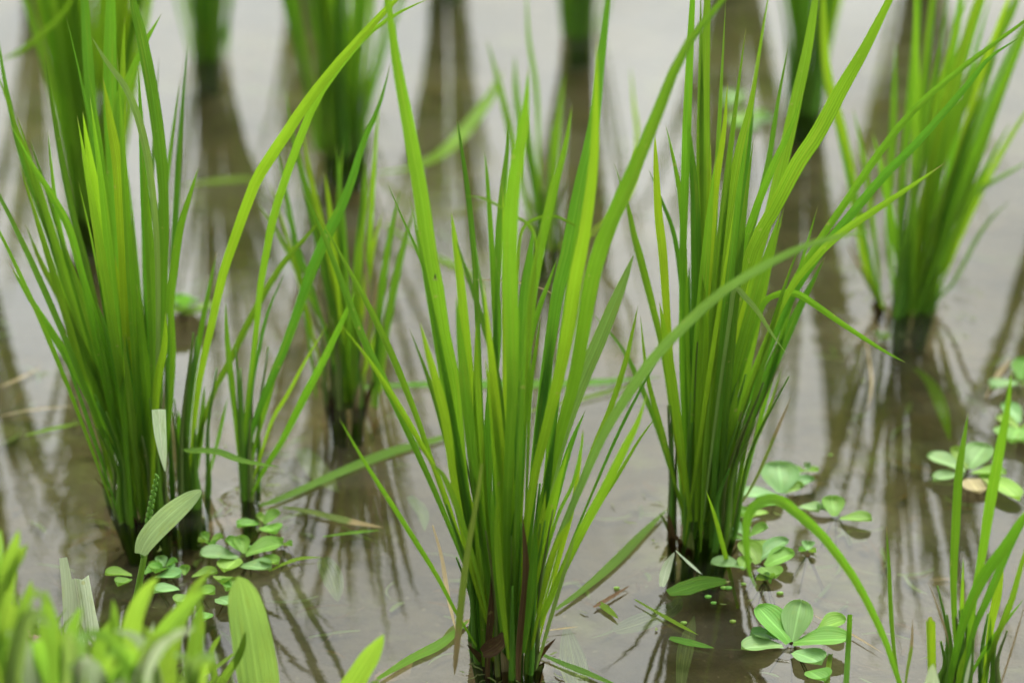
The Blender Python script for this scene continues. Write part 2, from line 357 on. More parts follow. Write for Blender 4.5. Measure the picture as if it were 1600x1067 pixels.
def fan_leaf(parent, root, rad, L, lean, azm, curve, w, mat, side_twist=None, z0=0.0, **kw):
    """free blade growing from the hill; curve = extra lean towards the tip"""
    d = Vector((math.cos(azm), math.sin(azm), 0))
    p = Vector((root.x, root.y, z0)) + d * rad * rnd.uniform(.2, 1) + Vector((rnd.uniform(-1, 1), rnd.uniform(-1, 1), 0)) * rad * .5
    P = [p.copy()]; m = 7
    for i in range(m):
        th = lean + curve * ((i + 1) / m) ** 2
        p = p + (d * math.sin(th) + Vector((0, 0, 1)) * math.cos(th)) * (L / m); P.append(p.copy())
    return blade_mesh('leaf', P, w, M[mat], parent, twist=rnd.uniform(-.7, .7) if side_twist is None else side_twist, dtwist=rnd.uniform(-.6, .6), wav=.02, n=18, **kw)
def stems(parent, root, n, rad, hmin, hmax, lean=.16, r=(.0018, .0030), bias=(0, 0)):
    rad *= .72; hmin *= .5; hmax *= .62
    for i in range(n):
        a = rnd.random() * 6.283; q = math.sqrt(rnd.random()) * rad
        d = Vector((math.cos(a), math.sin(a), 0)); hh = rnd.uniform(hmin, hmax); ln = lean * q / rad * rnd.uniform(.6, 1.3)
        bx = Vector((bias[0], bias[1], 0))
        b = Vector((root.x, root.y, -.032)) + d * q
        P = [b, b + Vector((0, 0, .04)) + (d * ln + bx) * .035, b + Vector((0, 0, .04 + hh * .5)) + (d * ln + bx) * hh * .55, b + Vector((0, 0, .04 + hh)) + (d * ln + bx) * hh * 1.25]
        r0 = rnd.uniform(*r)
        tube('stem', P, r0, r0 * .22, M['stemd' if rnd.random() < .25 else 'stem'], parent, nodes=(rnd.uniform(.25, .45), rnd.uniform(.6, .8)))
GR = 'rice plants standing in rows in the flooded field'
def fill(parent, root, n, Lr, leanr, curver, wr, mats, rad=.02, azr=None, **kw):
    for i in range(n):
        az_ = rnd.random() * 6.283 if azr is None else rnd.uniform(*azr)
        fan_leaf(parent, root, rad, rnd.uniform(*Lr), rnd.uniform(*leanr), az_, rnd.uniform(*curver), rnd.uniform(*wr), rnd.choice(mats), **kw)

def plant(key, label): return thing('rice_plant', label, 'rice plant', GP[key], GR)

# ---- the sharp plant in front
t = plant('front', 'tall sharp rice plant in the middle foreground, one long blade arching to the right')
Y = GP['front'].y
F = [
 ([(600, -60), (606, 0), (620, 100), (639, 200), (657, 300), (671, 400), (681, 450), (693, 525), (708, 590), (716, 670), (728, 780), (752, 900), (782, 1010)], 31, 'g', 0, .02, .12),
 ([(958, -60), (950, 0), (938, 100), (927, 200), (905, 300), (888, 390), (873, 450), (862, 520), (850, 600), (838, 700), (822, 860), (806, 1010)], 27, 'd', .01, .05, .2),
 ([(933, 60), (931, 150), (928, 250), (914, 360), (900, 435), (889, 510), (874, 585), (856, 660), (832, 760), (815, 880), (803, 1010)], 26, 'y', -.01, -.03, .25),
 ([(1165, -45), (1130, 0), (1068, 80), (1018, 200), (975, 300), (943, 375), (924, 440), (912, 510), (898, 590), (877, 670), (852, 770), (828, 900), (812, 1015)], 32, 'g', 0, -.04, -.15),
 ([(826, 105), (822, 160), (816, 210), (801, 300), (796, 400), (799, 500), (801, 600), (796, 700), (792, 820), (793, 1010)], 30, 'g', -.02, -.05, .1),
 ([(894, 163), (884, 225), (864, 300), (842, 400), (830, 480), (822, 600), (815, 760), (806, 1000)], 18, 'g', .0, .0, .3),
 ([(796, 182), (792, 240), (784, 310), (778, 400), (776, 520), (777, 700), (786, 1000)], 14, 'd', .01, .05, -.2),
 ([(757, 236), (762, 290), (769, 400), (774, 520), (777, 660), (785, 1000)], 11, 'g', .0, .03, 0),
 ([(714, 184), (720, 225), (731, 300), (741, 400), (746, 500), (752, 640), (762, 800), (785, 1005)], 11, 'd', .01, .06, .2),
 ([(705, 330), (710, 370), (719, 435), (726, 510), (733, 585), (740, 660), (752, 800), (776, 1000)], 19, 'y', -.005, .02, .1),
 ([(712, 372), (724, 410), (744, 470), (765, 540), (780, 600), (788, 700), (792, 1000)], 12, 'd', -.01, -.01, .3),
 ([(656, 502), (667, 545), (681, 595), (697, 660), (711, 760), (735, 880), (770, 1000)], 18, 'y', -.01, -.03, .1),
 ([(474, 300), (500, 355), (528, 425), (568, 530), (597, 588), (628, 655), (676, 760), (722, 870), (768, 990)], 16, 'd', .0, .02, -.3),
 ([(488, 320), (530, 394), (567, 461), (594, 515), (617, 565), (637, 615), (655, 662), (689, 762), (730, 880), (775, 1005)], 13, 'g', .01, .05, .3),
 ([(530, 504), (567, 550), (598, 594), (627, 640), (656, 690), (684, 742), (722, 850), (770, 990)], 11, 'y', .0, -.01, .2),
 ([(605, 285), (627, 337), (654, 397), (672, 445), (690, 500), (712, 620), (745, 850), (780, 1000)], 7, 'g', .01, .1, .2),
 ([(528, 650), (570, 722), (628, 812), (680, 895), (712, 955), (745, 1010)], 10, 'g', -.01, -.04, .1),
 ([(991, 396), (978, 430), (961, 472), (936, 532), (907, 600), (881, 675), (866, 735), (845, 860), (820, 1005)], 27, 'b', .01, .03, .35),
 ([(1376, 360), (1330, 366), (1270, 380), (1200, 412), (1130, 455), (1070, 508), (1017, 565), (972, 630), (940, 685), (909, 755), (888, 805), (856, 885), (834, 960), (822, 1010)], 21, 'b', .0, -.14, .5),
 ([(997, 476), (987, 525), (976, 570), (954, 637), (927, 700), (895, 790), (845, 960)], 11, 'g', .01, .03, 0),
 ([(1012, 612), (996, 660), (976, 700), (942, 769), (904, 838), (884, 879), (853, 948), (829, 1018)], 18, 'g', -.01, -.05, .15),
 ([(1032, 643), (1000, 685), (966, 742), (930, 800), (880, 900), (835, 1000)], 7, 'g', .01, .03, .15),
 ([(912, 667), (908, 700), (895, 755), (870, 810), (845, 900), (822, 1000)], 7, 't', -.01, -.03, 0),
 ([(834, 352), (828, 400), (820, 460), (816, 530), (812, 640), (806, 780), (803, 1000)], 22, 'd', .0, .02, .2),
 ([(845, 490), (838, 540), (830, 600), (825, 700), (815, 1000)], 8, 't', .0, .01, .2),
 ([(872, 400), (858, 440), (843, 480), (828, 540), (818, 640), (812, 800)], 11, 'g', .01, .05, .2),
 ([(671, 721), (691, 741), (706, 772), (722, 815), (742, 880), (770, 990)], 12, 'g', -.02, -.05, .6),
 ([(910, 672), (906, 720), (893, 800), (880, 850), (862, 920), (840, 1010)], 9, 'y', .0, -.02, 0),
 ([(1030, 560), (1000, 610), (960, 690), (900, 830), (862, 925)], 6, 'd', .01, .03, .1),
 ([(768, 760), (772, 830), (778, 920), (786, 1010)], 15, 'g', -.03, -.04, 0),
 ([(836, 810), (834, 880), (826, 960), (818, 1020)], 17, 'g', -.03, -.035, 0),
 ([(775, 780), (778, 860), (786, 950), (795, 1030)], 15, 'y', -.035, -.04, .2),
 ([(853, 765), (845, 830), (832, 930), (820, 1020)], 13, 'y', -.02, -.03, 0),
 ([(897, 805), (870, 850), (850, 920), (830, 1015)], 13, 'y', -.02, -.04, .2),
 ([(900, 828), (886, 880), (862, 960), (845, 1020), (838, 1045)], 8, 'b', -.02, -.045, .3),
 ([(775, 400), (778, 500), (770, 600), (762, 720), (768, 860), (785, 1010)], 20, 'd', .0, .02, .3),
 ([(712, 460), (722, 560), (735, 680), (748, 800), (775, 1000)], 22, 'g', -.01, -.02, .2),
 ([(744, 500), (745, 600), (750, 700), (762, 850), (784, 1010)], 18, 'g', .0, .01, .1),
 ([(866, 480), (858, 560), (846, 660), (832, 780), (815, 1000)], 20, 'd', .0, .03, .2),
 ([(915, 640), (890, 700), (868, 780), (845, 880), (820, 1010)], 14, 'd', .01, .02, .1),
 ([(758, 560), (770, 640), (778, 740), (786, 860), (795, 1010)], 17, 'y', -.01, -.02, .2),
 ([(790, 500), (806, 600), (812, 700), (806, 840), (800, 1010)], 20, 'd', -.01, -.02, .1),
]
for pix, w, mt, db, dt, tw in F: traced(t, pix, w, mt, Y, db, dt, tw)
# thin curled and dead blades
traced(t, [(753, 724), (745, 780), (729, 872), (719, 958), (712, 1030), (710, 1056)][::-1], 13, 'o', Y, -.07, -.06, .3)
traced(t, [(725, 306), (750, 309), (776, 320), (805, 338), (830, 356), (838, 400), (826, 520), (815, 700)], 6, 'g', Y, .0, -.02, .2)
traced(t, [(935, 372), (905, 356), (870, 339), (845, 340), (822, 352), (812, 380), (808, 470), (806, 700)], 7, 'g', Y, .0, .02, .2)
traced(t, [(740, 437), (775, 438), (820, 443), (850, 452), (864, 460)], 4, 's', Y, .05, .03, .2)
traced(t, [(852, 386), (848, 400), (838, 425), (832, 470), (822, 600), (812, 800)], 9, 'p', Y, .02, .04, .2)
fill(t, GP['front'], 22, (.12, .30), (.0, .16), (0, .22), (.003, .007), ['g', 'd', 'y', 'g'], rad=.017)
stems(t, GP['front'], 26, .024, .10, .20, lean=.20)
for dx, dy in ((-.014, -.022), (.004, -.026)):
    b = GP['front'] + Vector((dx, dy, -.02)); 
    blade_mesh('dead_sheath', [b, b + Vector((.0, 0, .04)), b + Vector((.004, -.002, .09)), b + Vector((.002, .0, .13))], .005, M['r'], t, fold=.3, twist=.4)
P = [onY(752, 1020, Y - .03), onY(768, 1012, Y - .034), onY(782, 1000, Y - .034), onY(786, 985, Y - .03)]
blade_mesh('dead_sheath', P, .010, M['r'], t, prof=prof_lance, fold=.3)

# ---- right of it
t = plant('right', 'bushy rice plant right of the front one, one leaf folded sharply down right')
Y = GP['right'].y
F = [
 ([(1086, -60), (1082, 0), (1075, 150), (1071, 262), (1067, 400), (1066, 600), (1078, 815)], 17, 'g', 0, .03, .1),
 ([(1108, -60), (1105, 0), (1101, 150), (1101, 262), (1101, 400), (1092, 600), (1086, 815)], 21, 'g', .01, .06, .2),
 ([(1137, 129), (1131, 206), (1120, 281), (1112, 375), (1100, 560), (1090, 815)], 13, 'y', .0, .0, .2),
 ([(1186, 86), (1172, 169), (1154, 244), (1139, 337), (1131, 400), (1112, 580), (1094, 815)], 21, 'g', -.01, .0, .1),
 ([(1233, 62), (1214, 169), (1199, 262), (1178, 345), (1150, 450), (1120, 620), (1096, 815)], 13, 'd', .0, .04, .3),
 ([(1280, -60), (1275, -10), (1262, 75), (1244, 157), (1225, 244), (1202, 337), (1182, 410), (1140, 600), (1100, 815)], 25, 'g', .01, .06, .1),
 ([(1425, -60), (1395, -10), (1352, 75), (1315, 139), (1277, 210), (1247, 255), (1210, 326), (1172, 400), (1130, 560), (1100, 700), (1090, 815)], 31, 'g', -.01, -.05, .15),
 ([(1255, 144), (1236, 199), (1210, 255), (1184, 319), (1157, 400), (1130, 520), (1096, 815)], 15, 'g', -.02, -.04, .1),
 ([(1640, 0), (1600, 34), (1510, 101), (1435, 165), (1379, 232), (1322, 315), (1281, 375), (1235, 450), (1185, 560), (1130, 700), (1098, 815)], 15, 'g', .01, .05, .1),
 ([(1600, 55), (1547, 90), (1510, 135), (1435, 221), (1379, 277), (1322, 345), (1285, 390), (1235, 470), (1180, 600), (1130, 720), (1100, 815)], 17, 'd', .01, .0, .2),
 ([(1476, 255), (1427, 289), (1371, 326), (1315, 364), (1275, 402), (1225, 470), (1170, 610), (1104, 815)], 16, 't', -.01, -.05, .2),
 ([(1040, 195), (1055, 262), (1066, 337), (1072, 480), (1078, 640), (1084, 815)], 11, 'g', .0, .03, .2),
 ([(1023, 205), (1025, 262), (1029, 337), (1036, 400), (1044, 520), (1058, 680), (1076, 815)], 17, 'y', -.01, .0, .1),
 ([(959, 253), (980, 319), (990, 365), (1002, 409), (1021, 484), (1038, 560), (1058, 700), (1078, 815)], 15, 'g', .0, .04, .2),
 ([(1012, 262), (1036, 319), (1055, 375), (1066, 470), (1074, 640), (1084, 815)], 9, 'd', .01, .04, .1),
 ([(1229, 553), (1205, 520), (1184, 487), (1165, 465), (1148, 452), (1140, 500), (1120, 640), (1098, 815)], 11, 'b', -.02, -.05, .3),
 ([(1416, 567), (1379, 547), (1322, 510), (1270, 474), (1244, 459), (1215, 460), (1190, 480), (1165, 560), (1130, 690), (1098, 815)], 13, 'g', .0, -.03, .5),
 ([(1223, 570), (1199, 645), (1172, 709), (1155, 760), (1140, 800)], 8, 'g', .01, .03, .2),
 ([(1236, 619), (1210, 682), (1180, 750), (1150, 800)], 7, 'o', .01, .02, .2),
 ([(922, 485), (972, 544), (1000, 600), (1024, 660), (1046, 730), (1070, 815)], 11, 'g', .0, .05, .2),
 ([(1030, 470), (1045, 560), (1062, 680), (1080, 815)], 18, 'y', -.02, -.02, .1),
 ([(1000, 490), (1012, 590), (1036, 680), (1056, 760), (1074, 815)], 10, 'g', -.01, -.01, .1),
 ([(1178, 175), (1160, 300), (1140, 430), (1115, 600), (1092, 815)], 22, 'd', .0, .05, .2),
 ([(1220, 330), (1190, 430), (1160, 540), (1125, 690), (1098, 815)], 24, 'g', -.01, .0, .15),
 ([(1178, 360), (1160, 470), (1135, 620), (1110, 740), (1096, 815)], 20, 'y', .0, .02, .1),
 ([(1290, 400), (1240, 500), (1190, 610), (1140, 730), (1104, 815)], 22, 'd', .0, .02, .1),
 ([(1098, 430), (1100, 520), (1092, 680), (1088, 815)], 20, 'y', -.02, -.02, .1),
 ([(1075, 180), (1085, 300), (1088, 450), (1086, 620), (1084, 815)], 20, 'd', .01, .02, .3),
 ([(1103, 765), (1118, 810), (1134, 870), (1146, 920), (1158, 970)], 9, 'y', -.02, -.09, .2),
]
for pix, w, mt, db, dt, tw in F: traced(t, pix, w, mt, Y, db, dt, tw)
fill(t, GP['right'], 30, (.12, .36), (.0, .24), (0, .2), (.003, .0075), ['g', 'd', 'd', 'g', 'y'], rad=.022, azr=(-1.4, 1.9))
stems(t, GP['right'], 28, .026, .10, .22, lean=.2, bias=(.08, 0))

# ---- left plant
t = plant('left', 'dense upright rice plant at the left, one pale cut leaf tip hanging in front')
Y = GP['left'].y
F = [
 ([(13, 409), (41, 457), (82, 521), (116, 577), (146, 634), (172, 705), (187, 757), (212, 800)], 17, 't', 0, -.02, .1),
 ([(39, 349), (67, 416), (94, 465), (127, 540), (157, 600), (185, 700), (218, 795)], 16, 'g', .0, .03, .2),
 ([(-5, 40), (2, 94), (15, 165), (37, 255), (64, 330), (90, 405), (124, 510), (150, 570), (190, 690), (222, 795)], 13, 'd', .01, .05, .1),
 ([(15, 191), (49, 255), (82, 307), (109, 360), (130, 435), (161, 529), (190, 640), (225, 795)], 15, 'g', -.01, -.02, .1),
 ([(69, 81), (82, 169), (97, 255), (116, 345), (133, 405), (152, 484), (180, 590), (226, 795)], 13, 'd', .0, .03, .2),
 ([(75, 204), (81, 265), (90, 337), (108, 410), (158, 540), (200, 680), (226, 795)], 9, 'g', .01, .02, .0),
 ([(139, 116), (150, 180), (160, 250), (172, 350), (185, 480), (230, 795)], 9, 'g', .0, .02, .2),
 ([(129, 174), (139, 240), (154, 319), (169, 400), (186, 560), (210, 680), (232, 795)], 21, 'y', -.01, -.02, .1),
 ([(161, 122), (172, 187), (184, 262), (191, 375), (200, 560), (232, 795)], 22, 'y', -.02, -.03, .1),
 ([(142, 56), (165, 94), (199, 142), (221, 202), (236, 281), (246, 400), (246, 600), (236, 795)], 15, 'b', -.02, -.06, .3),
 ([(203, -60), (208, 0), (221, 56), (240, 157), (253, 262), (257, 375), (252, 560), (240, 795)], 24, 'd', .0, .01, .2),
 ([(253, 21), (225, 71), (199, 131), (186, 165), (188, 240), (200, 400), (222, 600), (236, 795)], 23, 'g', .02, .05, .5),
 ([(195, 26), (192, 112), (192, 250), (205, 480), (234, 795)], 13, 'y', .02, .06, .1),
 ([(311, 259), (296, 307), (281, 360), (270, 435), (266, 480), (270, 560), (262, 680), (246, 795)], 16, 'g', -.01, .0, .2),
 ([(259, 487), (257, 540), (246, 600), (240, 700), (238, 795)], 15, 'y', -.03, -.04, .1),
 ([(222, 240), (232, 360), (240, 500), (242, 640), (240, 795)], 22, 'g', -.02, -.02, .2),
 ([(206, 330), (212, 460), (224, 600), (236, 795)], 22, 'd', -.01, -.01, .2),
 ([(150, 330), (160, 430), (182, 560), (205, 680), (228, 795)], 20, 'd', -.01, -.01, .2),
 ([(100, 380), (130, 470), (165, 580), (200, 690), (226, 795)], 18, 'g', -.01, -.01, .2),
 ([(180, 400), (190, 500), (206, 620), (230, 795)], 18, 'y', .01, .01, .2),
 ([(172, -60), (173, 0), (172, 120), (176, 260), (190, 480), (232, 795)], 27, 'g', .03, .08, .1),
 ([(128, -60), (132, 0), (138, 100), (148, 220), (165, 380), (222, 795)], 22, 'g', .03, .1, .1),
 ([(110, 580), (128, 640), (150, 680), (180, 740), (215, 800)], 9, 's', .0, .0, .1),
 ([(296, 706), (292, 704), (337, 705), (382, 720), (436, 729)][::-1], 13, 'b', -.02, -.05, .9),
]
for pix, w, mt, db, dt, tw in F: traced(t, pix, w, mt, Y, db, dt, tw)
b = blade_mesh('cut_leaf_tip', [onY(248, 640, Y - .09), onY(250, 672, Y - .092), onY(254, 705, Y - .095), onY(258, 736, Y - .095)], .0085, M['p'], t, prof=lambda q: 1 - .92 * q ** 2.2, twist=.1)
b['label'] = 'pale cut leaf tip hanging point down'
fill(t, GP['left'], 30, (.12, .36), (.0, .26), (0, .2), (.003, .0075), ['g', 'd', 'd', 'g'], rad=.024, azr=(1.2, 4.9))
stems(t, GP['left'], 28, .028, .10, .20, lean=.2, bias=(-.10, 0))

# ---- thin plant beside it with the two long arching blades
t = plant('side', 'thin rice plant beside the dense left one, with long blades arching up to the top')
Y = GP['side'].y
F = [
 ([(650, -25), (620, 0), (597, 22), (530, 96), (480, 160), (450, 205), (420, 250), (397, 290), (366, 375), (348, 430), (330, 510), (312, 592), (302, 679), (296, 770)], 22, 'y', -.01, -.04, .1),
 ([(676, -4), (624, 20), (575, 54), (530, 105), (491, 163), (452, 262), (428, 337), (418, 385), (406, 454), (400, 520), (390, 604), (380, 697), (377, 775)], 15, 'g', .0, -.02, .4),
 ([(611, 95), (594, 161), (567, 225), (547, 290), (528, 335), (514, 362), (488, 420), (466, 484), (446, 540), (424, 592), (402, 648), (388, 700), (380, 775)], 21, 'd', .0, .04, .2),
 ([(340, 390), (326, 454), (312, 529), (302, 592), (294, 680), (292, 770)], 11, 't', .0, .03, .2),
 ([(446, 424), (420, 484), (406, 540), (394, 604), (385, 700), (380, 775)], 7, 'd', .0, .01, .2),
 ([(500, 340), (486, 362), (442, 412), (397, 487), (356, 570), (330, 622), (311, 690), (300, 775)], 13, 'g', .01, .05, .1),
 ([(514, 504), (480, 559), (450, 615), (424, 660), (400, 735), (386, 775)], 8, 'y', .0, .02, .2),
 ([(556, 455), (540, 490), (506, 562), (476, 619), (442, 686), (412, 735), (392, 775)], 15, 'g', -.01, -.03, .1),
 ([(352, 470), (355, 530), (362, 600), (372, 690), (378, 775)], 12, 'g', .0, .02, .2),
 ([(436, 560), (420, 620), (400, 690), (384, 775)], 10, 'g', .0, .02, .2),
 ([(279, 640), (282, 700), (286, 775)], 16, 'g', -.01, -.01, .2),
 ([(320, 600), (312, 690), (300, 775)], 14, 'd', .01, .02, .2),
 ([(356, 620), (340, 690), (318, 775)], 7, 'g', .01, .02, .2),
]
for pix, w, mt, db, dt, tw in F: traced(t, pix, w, mt, Y, db, dt, tw)
stems(t, GP['side'], 7, .009, .08, .17, lean=.15)
stems(t, ground(296, 782), 9, .013, .06, .14, lean=.15)

# ---- middle distance
t = plant('mid', 'smaller rice plant with some orange dying leaves, left behind the front plant')
Y = GP['mid'].y
F = [
 ([(401, 315), (424, 349), (450, 394), (476, 450), (502, 499), (530, 570), (545, 635)], 10, 'g', .0, .03, .2),
 ([(446, 135), (457, 210), (478, 290), (500, 380), (520, 470), (538, 560), (545, 640)], 12, 'g', .0, .04, .2),
 ([(472, 190), (484, 270), (505, 360), (525, 480), (542, 640)], 11, 'y', .0, .04, .2),
 ([(536, 225), (530, 300), (532, 400), (540, 520), (546, 640)], 13, 'g', .0, .04, .2),
 ([(598, 330), (580, 400), (566, 480), (554, 560), (548, 640)], 14, 'y', .0, .02, .2),
 ([(575, 255), (566, 330), (556, 440), (550, 540), (546, 640)], 15, 'g', .0, .04, .2),
 ([(592, 420), (584, 480), (570, 560), (552, 640)], 9, 'o', -.01, -.01, .2),
 ([(566, 370), (574, 450), (568, 540), (552, 640)], 8, 's', -.01, -.01, .2),
 ([(600, 450), (588, 520), (566, 590), (552, 640)], 9, 'y', .0, .0, .2),
 ([(440, 310), (470, 400), (505, 510), (540, 640)], 9, 'd', .0, .0, .2),
]
for pix, w, mt, db, dt, tw in F: traced(t, pix, w, mt, Y, db, dt, tw)
fill(t, GP['mid'], 14, (.08, .24), (.0, .3), (0, .25), (.003, .006), ['g', 'y', 'd', 'g'], rad=.02)
stems(t, GP['mid'], 13, .017, .08, .16, lean=.2)

t = plant('farright', 'blurred rice plant at the right whose long leaves lean up and right')
Y = GP['farright'].y
F = [
 ([(1285, -50), (1286, 0), (1292, 112), (1315, 206), (1330, 281), (1342, 356), (1356, 430), (1385, 490)], 21, 'y', 0, .02, .1),
 ([(1440, -50), (1435, 0), (1427, 112), (1412, 262), (1405, 380), (1408, 490)], 16, 'g', 0, .04, .2),
 ([(1560, -60), (1529, 0), (1500, 100), (1472, 190), (1440, 330), (1415, 490)], 24, 'y', .0, .02, .1),
 ([(1600, -40), (1580, 20), (1530, 110), (1490, 200), (1450, 330), (1420, 490)], 22, 'g', .01, .02, .2),
 ([(1502, -50), (1500, 10), (1480, 120), (1455, 250), (1430, 380), (1412, 490)], 18, 'g', .02, .04, .2),
 ([(1640, -20), (1590, 60), (1545, 160), (1500, 250), (1460, 370), (1424, 490)], 20, 'b', .0, .02, .2),
 ([(1610, 250), (1580, 268), (1529, 300), (1487, 356), (1455, 430), (1425, 490)], 10, 'b', .0, .0, .2),
 ([(1579, 313), (1550, 340), (1525, 375), (1490, 440), (1450, 480), (1425, 495)], 8, 'b', .0, .0, .2),
 ([(1545, 220), (1520, 280), (1480, 370), (1425, 490)], 8, 'b', .0, .0, .2),
 ([(1400, 60), (1395, 200), (1388, 350), (1400, 490)], 14, 'g', .02, .04, .2),
 ([(1322, 380), (1345, 420), (1365, 460), (1380, 500)], 9, 'o', .0, .0, .2),
]
for pix, w, mt, db, dt, tw in F: traced(t, pix, w, mt, Y, db, dt, tw)
fill(t, GP['farright'], 16, (.16, .34), (.0, .3), (0, .3), (.003, .006), ['g', 'y', 'd', 'g'], rad=.02, azr=(-1.2, 1.2))
fill(t, GP['farright'], 12, (.16, .32), (.05, .4), (0, .3), (.004, .008), ['g', 'd'], rad=.026)
stems(t, GP['farright'], 18, .024, .10, .2, lean=.22, bias=(.08, 0))

def sheaths(key, par, n, rad):
    for _ in range(n):
        a = rnd.uniform(3.0, 6.4); d = Vector((math.cos(a), math.sin(a), 0)); L = rnd.uniform(.012, .038)
        b_ = Vector((GP[key].x, GP[key].y, -.012)) + d * rad * rnd.uniform(.7, 1.05)
        blade_mesh('dead_sheath', [b_, b_ + Vector((0, 0, L * .5)) + d * L * .08, b_ + Vector((0, 0, L)) + d * L * rnd.uniform(.1, .45)], rnd.uniform(.003, .006), M[rnd.choice(['r', 'r', 'stemd', 's'])], par, twist=rnd.uniform(-.8, .8), dtwist=rnd.uniform(-1, 1), fold=.35, prof=prof_lance, n=12)
PL = {}
for o_ in C.objects:
    if o_.name.startswith('rice_plant'):
        for k_ in ('front', 'right', 'left', 'mid', 'farright'):
            if (Vector(o_.location) - GP[k_]).length < 1e-5: PL[k_] = o_
for k_, n_, r_ in (('front', 9, .019), ('right', 7, .019), ('left', 8, .02), ('mid', 6, .014), ('farright', 5, .02)): sheaths(k_, PL[k_], n_, r_)
# ---- far, soft plants
def far_plant(key, label, n, Lr, lean, w=(.006, .0105), rad=.019, mats=('g', 'd', 'g', 'y'), ns=24, azr=None, bias=(0, 0)):
    t = plant(key, label)
    fill(t, GP[key], n, Lr, lean, (0.02, .4), w, list(mats), rad=rad, azr=azr)
    stems(t, GP[key], ns, rad * 1.1, .10, .22, lean=.12, r=(.0026, .004), bias=bias)
    return t
far_plant('tall', 'tall dense dark green rice plant, blurred, above the one with orange leaves', 38, (.28, .46), (.0, .26), ns=18, rad=.022, w=(.005, .0085))
far_plant('topleft', 'blurred rice plant cut by the top edge left of the tall dense one', 28, (.28, .45), (.0, .28), ns=14, w=(.005, .0085))
far_plant('topmid', 'dark narrow rice plant base at the top edge behind the front plant', 26, (.28, .45), (.0, .26), ns=14, w=(.005, .0085))
far_plant('topright', 'slim far rice plant seen between blades at the upper right', 22, (.28, .45), (.0, .22), ns=16, rad=.015)
t = far_plant('behindleft', 'pale blurred rice plant behind the dense left one', 34, (.28, .46), (.0, .2), ns=22, mats=('g', 'y', 'y'))
traced(t, [(0, 95), (40, 75), (95, 25), (120, -20)], 12, 'y', GP['behindleft'].y, -.1, -.1, .1)
traced(t, [(60, -20), (90, 60), (100, 130), (130, 230), (148, 330)], 14, 'g', GP['behindleft'].y, 0, -.05, .1)
t = plant('small', 'small weak group of blurred rice blades behind the front plant')
Y = GP['small'].y
for pix, w, mt in (([(822, -30), (826, 60), (838, 140), (842, 240), (848, 385)], 10, 'g'), ([(804, 85), (808, 160), (826, 250), (846, 385)], 14, 'g'),
                   ([(866, 180), (862, 240), (858, 300), (852, 385)], 8, 'g'), ([(816, 200), (832, 270), (845, 330), (850, 385)], 16, 'y'),
                   ([(985, 100), (990, 160), (996, 220), (985, 300), (930, 360), (860, 390)], 9, 'y')):
    traced(t, pix, w, mt, Y, 0, 0, .2)
fill(t, GP['small'], 4, (.08, .2), (.0, .3), (0, .3), (.004, .007), ['g', 'd'], rad=.01)
stems(t, GP['small'], 6, .01, .06, .12)
for k, lb in (('rim1', 'rice plant beyond the top edge, its brown reflection left of the front plant'),
              ('rim2', 'rice plant beyond the top edge, reflected as the brown patch at upper right'),
              ('edge', 'rice plant past the left edge, reflected in brown water'),
              ('rim3', 'far rice plant above the blurred right-hand plant'),
              ('rim4', 'far rice plant beyond the tall dense one'),
              ('rim5', 'far rice plant behind the pale blurred left one'),
              ('rimright', 'rice plant past the right edge beside the leaning one')):
    far_plant(k, lb, 26, (.26, .42), (.0, .22), ns=14)

# ---- corner plant
t = plant('corner', 'young rice plant in the bottom right corner with a blade arching down left')
Y = GP['corner'].y
F = [
 ([(1385, 820), (1389, 893), (1393, 970), (1399, 1031), (1410, 1085)], 9, 't', .0, .02, .1),
 ([(1186, 927), (1172, 896), (1167, 865), (1166, 820), (1176, 793), (1200, 780), (1221, 783), (1245, 801), (1286, 838), (1332, 899), (1362, 954), (1387, 1010), (1405, 1065), (1430, 1110)], 21, 'g', -.01, -.05, .25),
 ([(1513, 643), (1505, 692), (1498, 741), (1493, 827), (1490, 900), (1492, 980), (1500, 1085)], 17, 'g', .0, .02, .1),
 ([(1581, 577), (1573, 644), (1560, 713), (1546, 792), (1536, 857), (1520, 950), (1505, 1085)], 21, 'g', .0, -.02, .1),
 ([(1640, 760), (1600, 807), (1571, 853), (1534, 905), (1506, 970), (1488, 1046), (1482, 1090)], 22, 'g', -.01, -.04, .1),
 ([(1620, 780), (1580, 850), (1545, 930), (1520, 990), (1500, 1090)], 15, 'd', -.01, -.02, .2),
 ([(1640, 760), (1600, 869), (1580, 939), (1558, 994), (1540, 1046), (1530, 1090)], 12, 'g', .0, -.02, .1),
 ([(1567, 855), (1560, 920), (1548, 980), (1535, 1085)], 17, 'y', .01, .02, .1),
 ([(1600, 935), (1560, 985), (1530, 1030), (1500, 1090)], 9, 'g', .0, .0, .1),
 ([(1505, 870), (1503, 940), (1500, 1010), (1505, 1085)], 8, 'y', .0, .0, .1),
 ([(1548, 960), (1545, 1020), (1540, 1085)], 8, 'd', .0, .0, .1),
 ([(1450, 908), (1465, 948), (1482, 1003), (1495, 1085)], 4, 's', .0, .0, .1),
 ([(1604, 935), (1585, 1000), (1565, 1065), (1555, 1095)], 4, 's', -.02, -.02, .1),
 ([(1426, 965), (1424, 1010), (1418, 1045), (1412, 1090)], 7, 'o', .0, .0, .1),
 ([(1510, 1010), (1500, 1050), (1495, 1090)], 12, 'y', -.02, -.02, .1),
 ([(1518, 1020), (1510, 1060), (1505, 1090)], 8, 'p', -.025, -.025, .1),
]
for pix, w, mt, db, dt, tw in F: traced(t, pix, w, mt, Y, db, dt, tw)
c_ = blade_mesh('cut_leaf', [onY(1458, 1090, Y), onY(1456, 1040, Y), onY(1455, 1000, Y), onY(1454, 968, Y)], px2m(15, onY(1455, 1000, Y)), M['y'], t, prof=prof_cut, fold=.5, jag=.002, twist=.2)
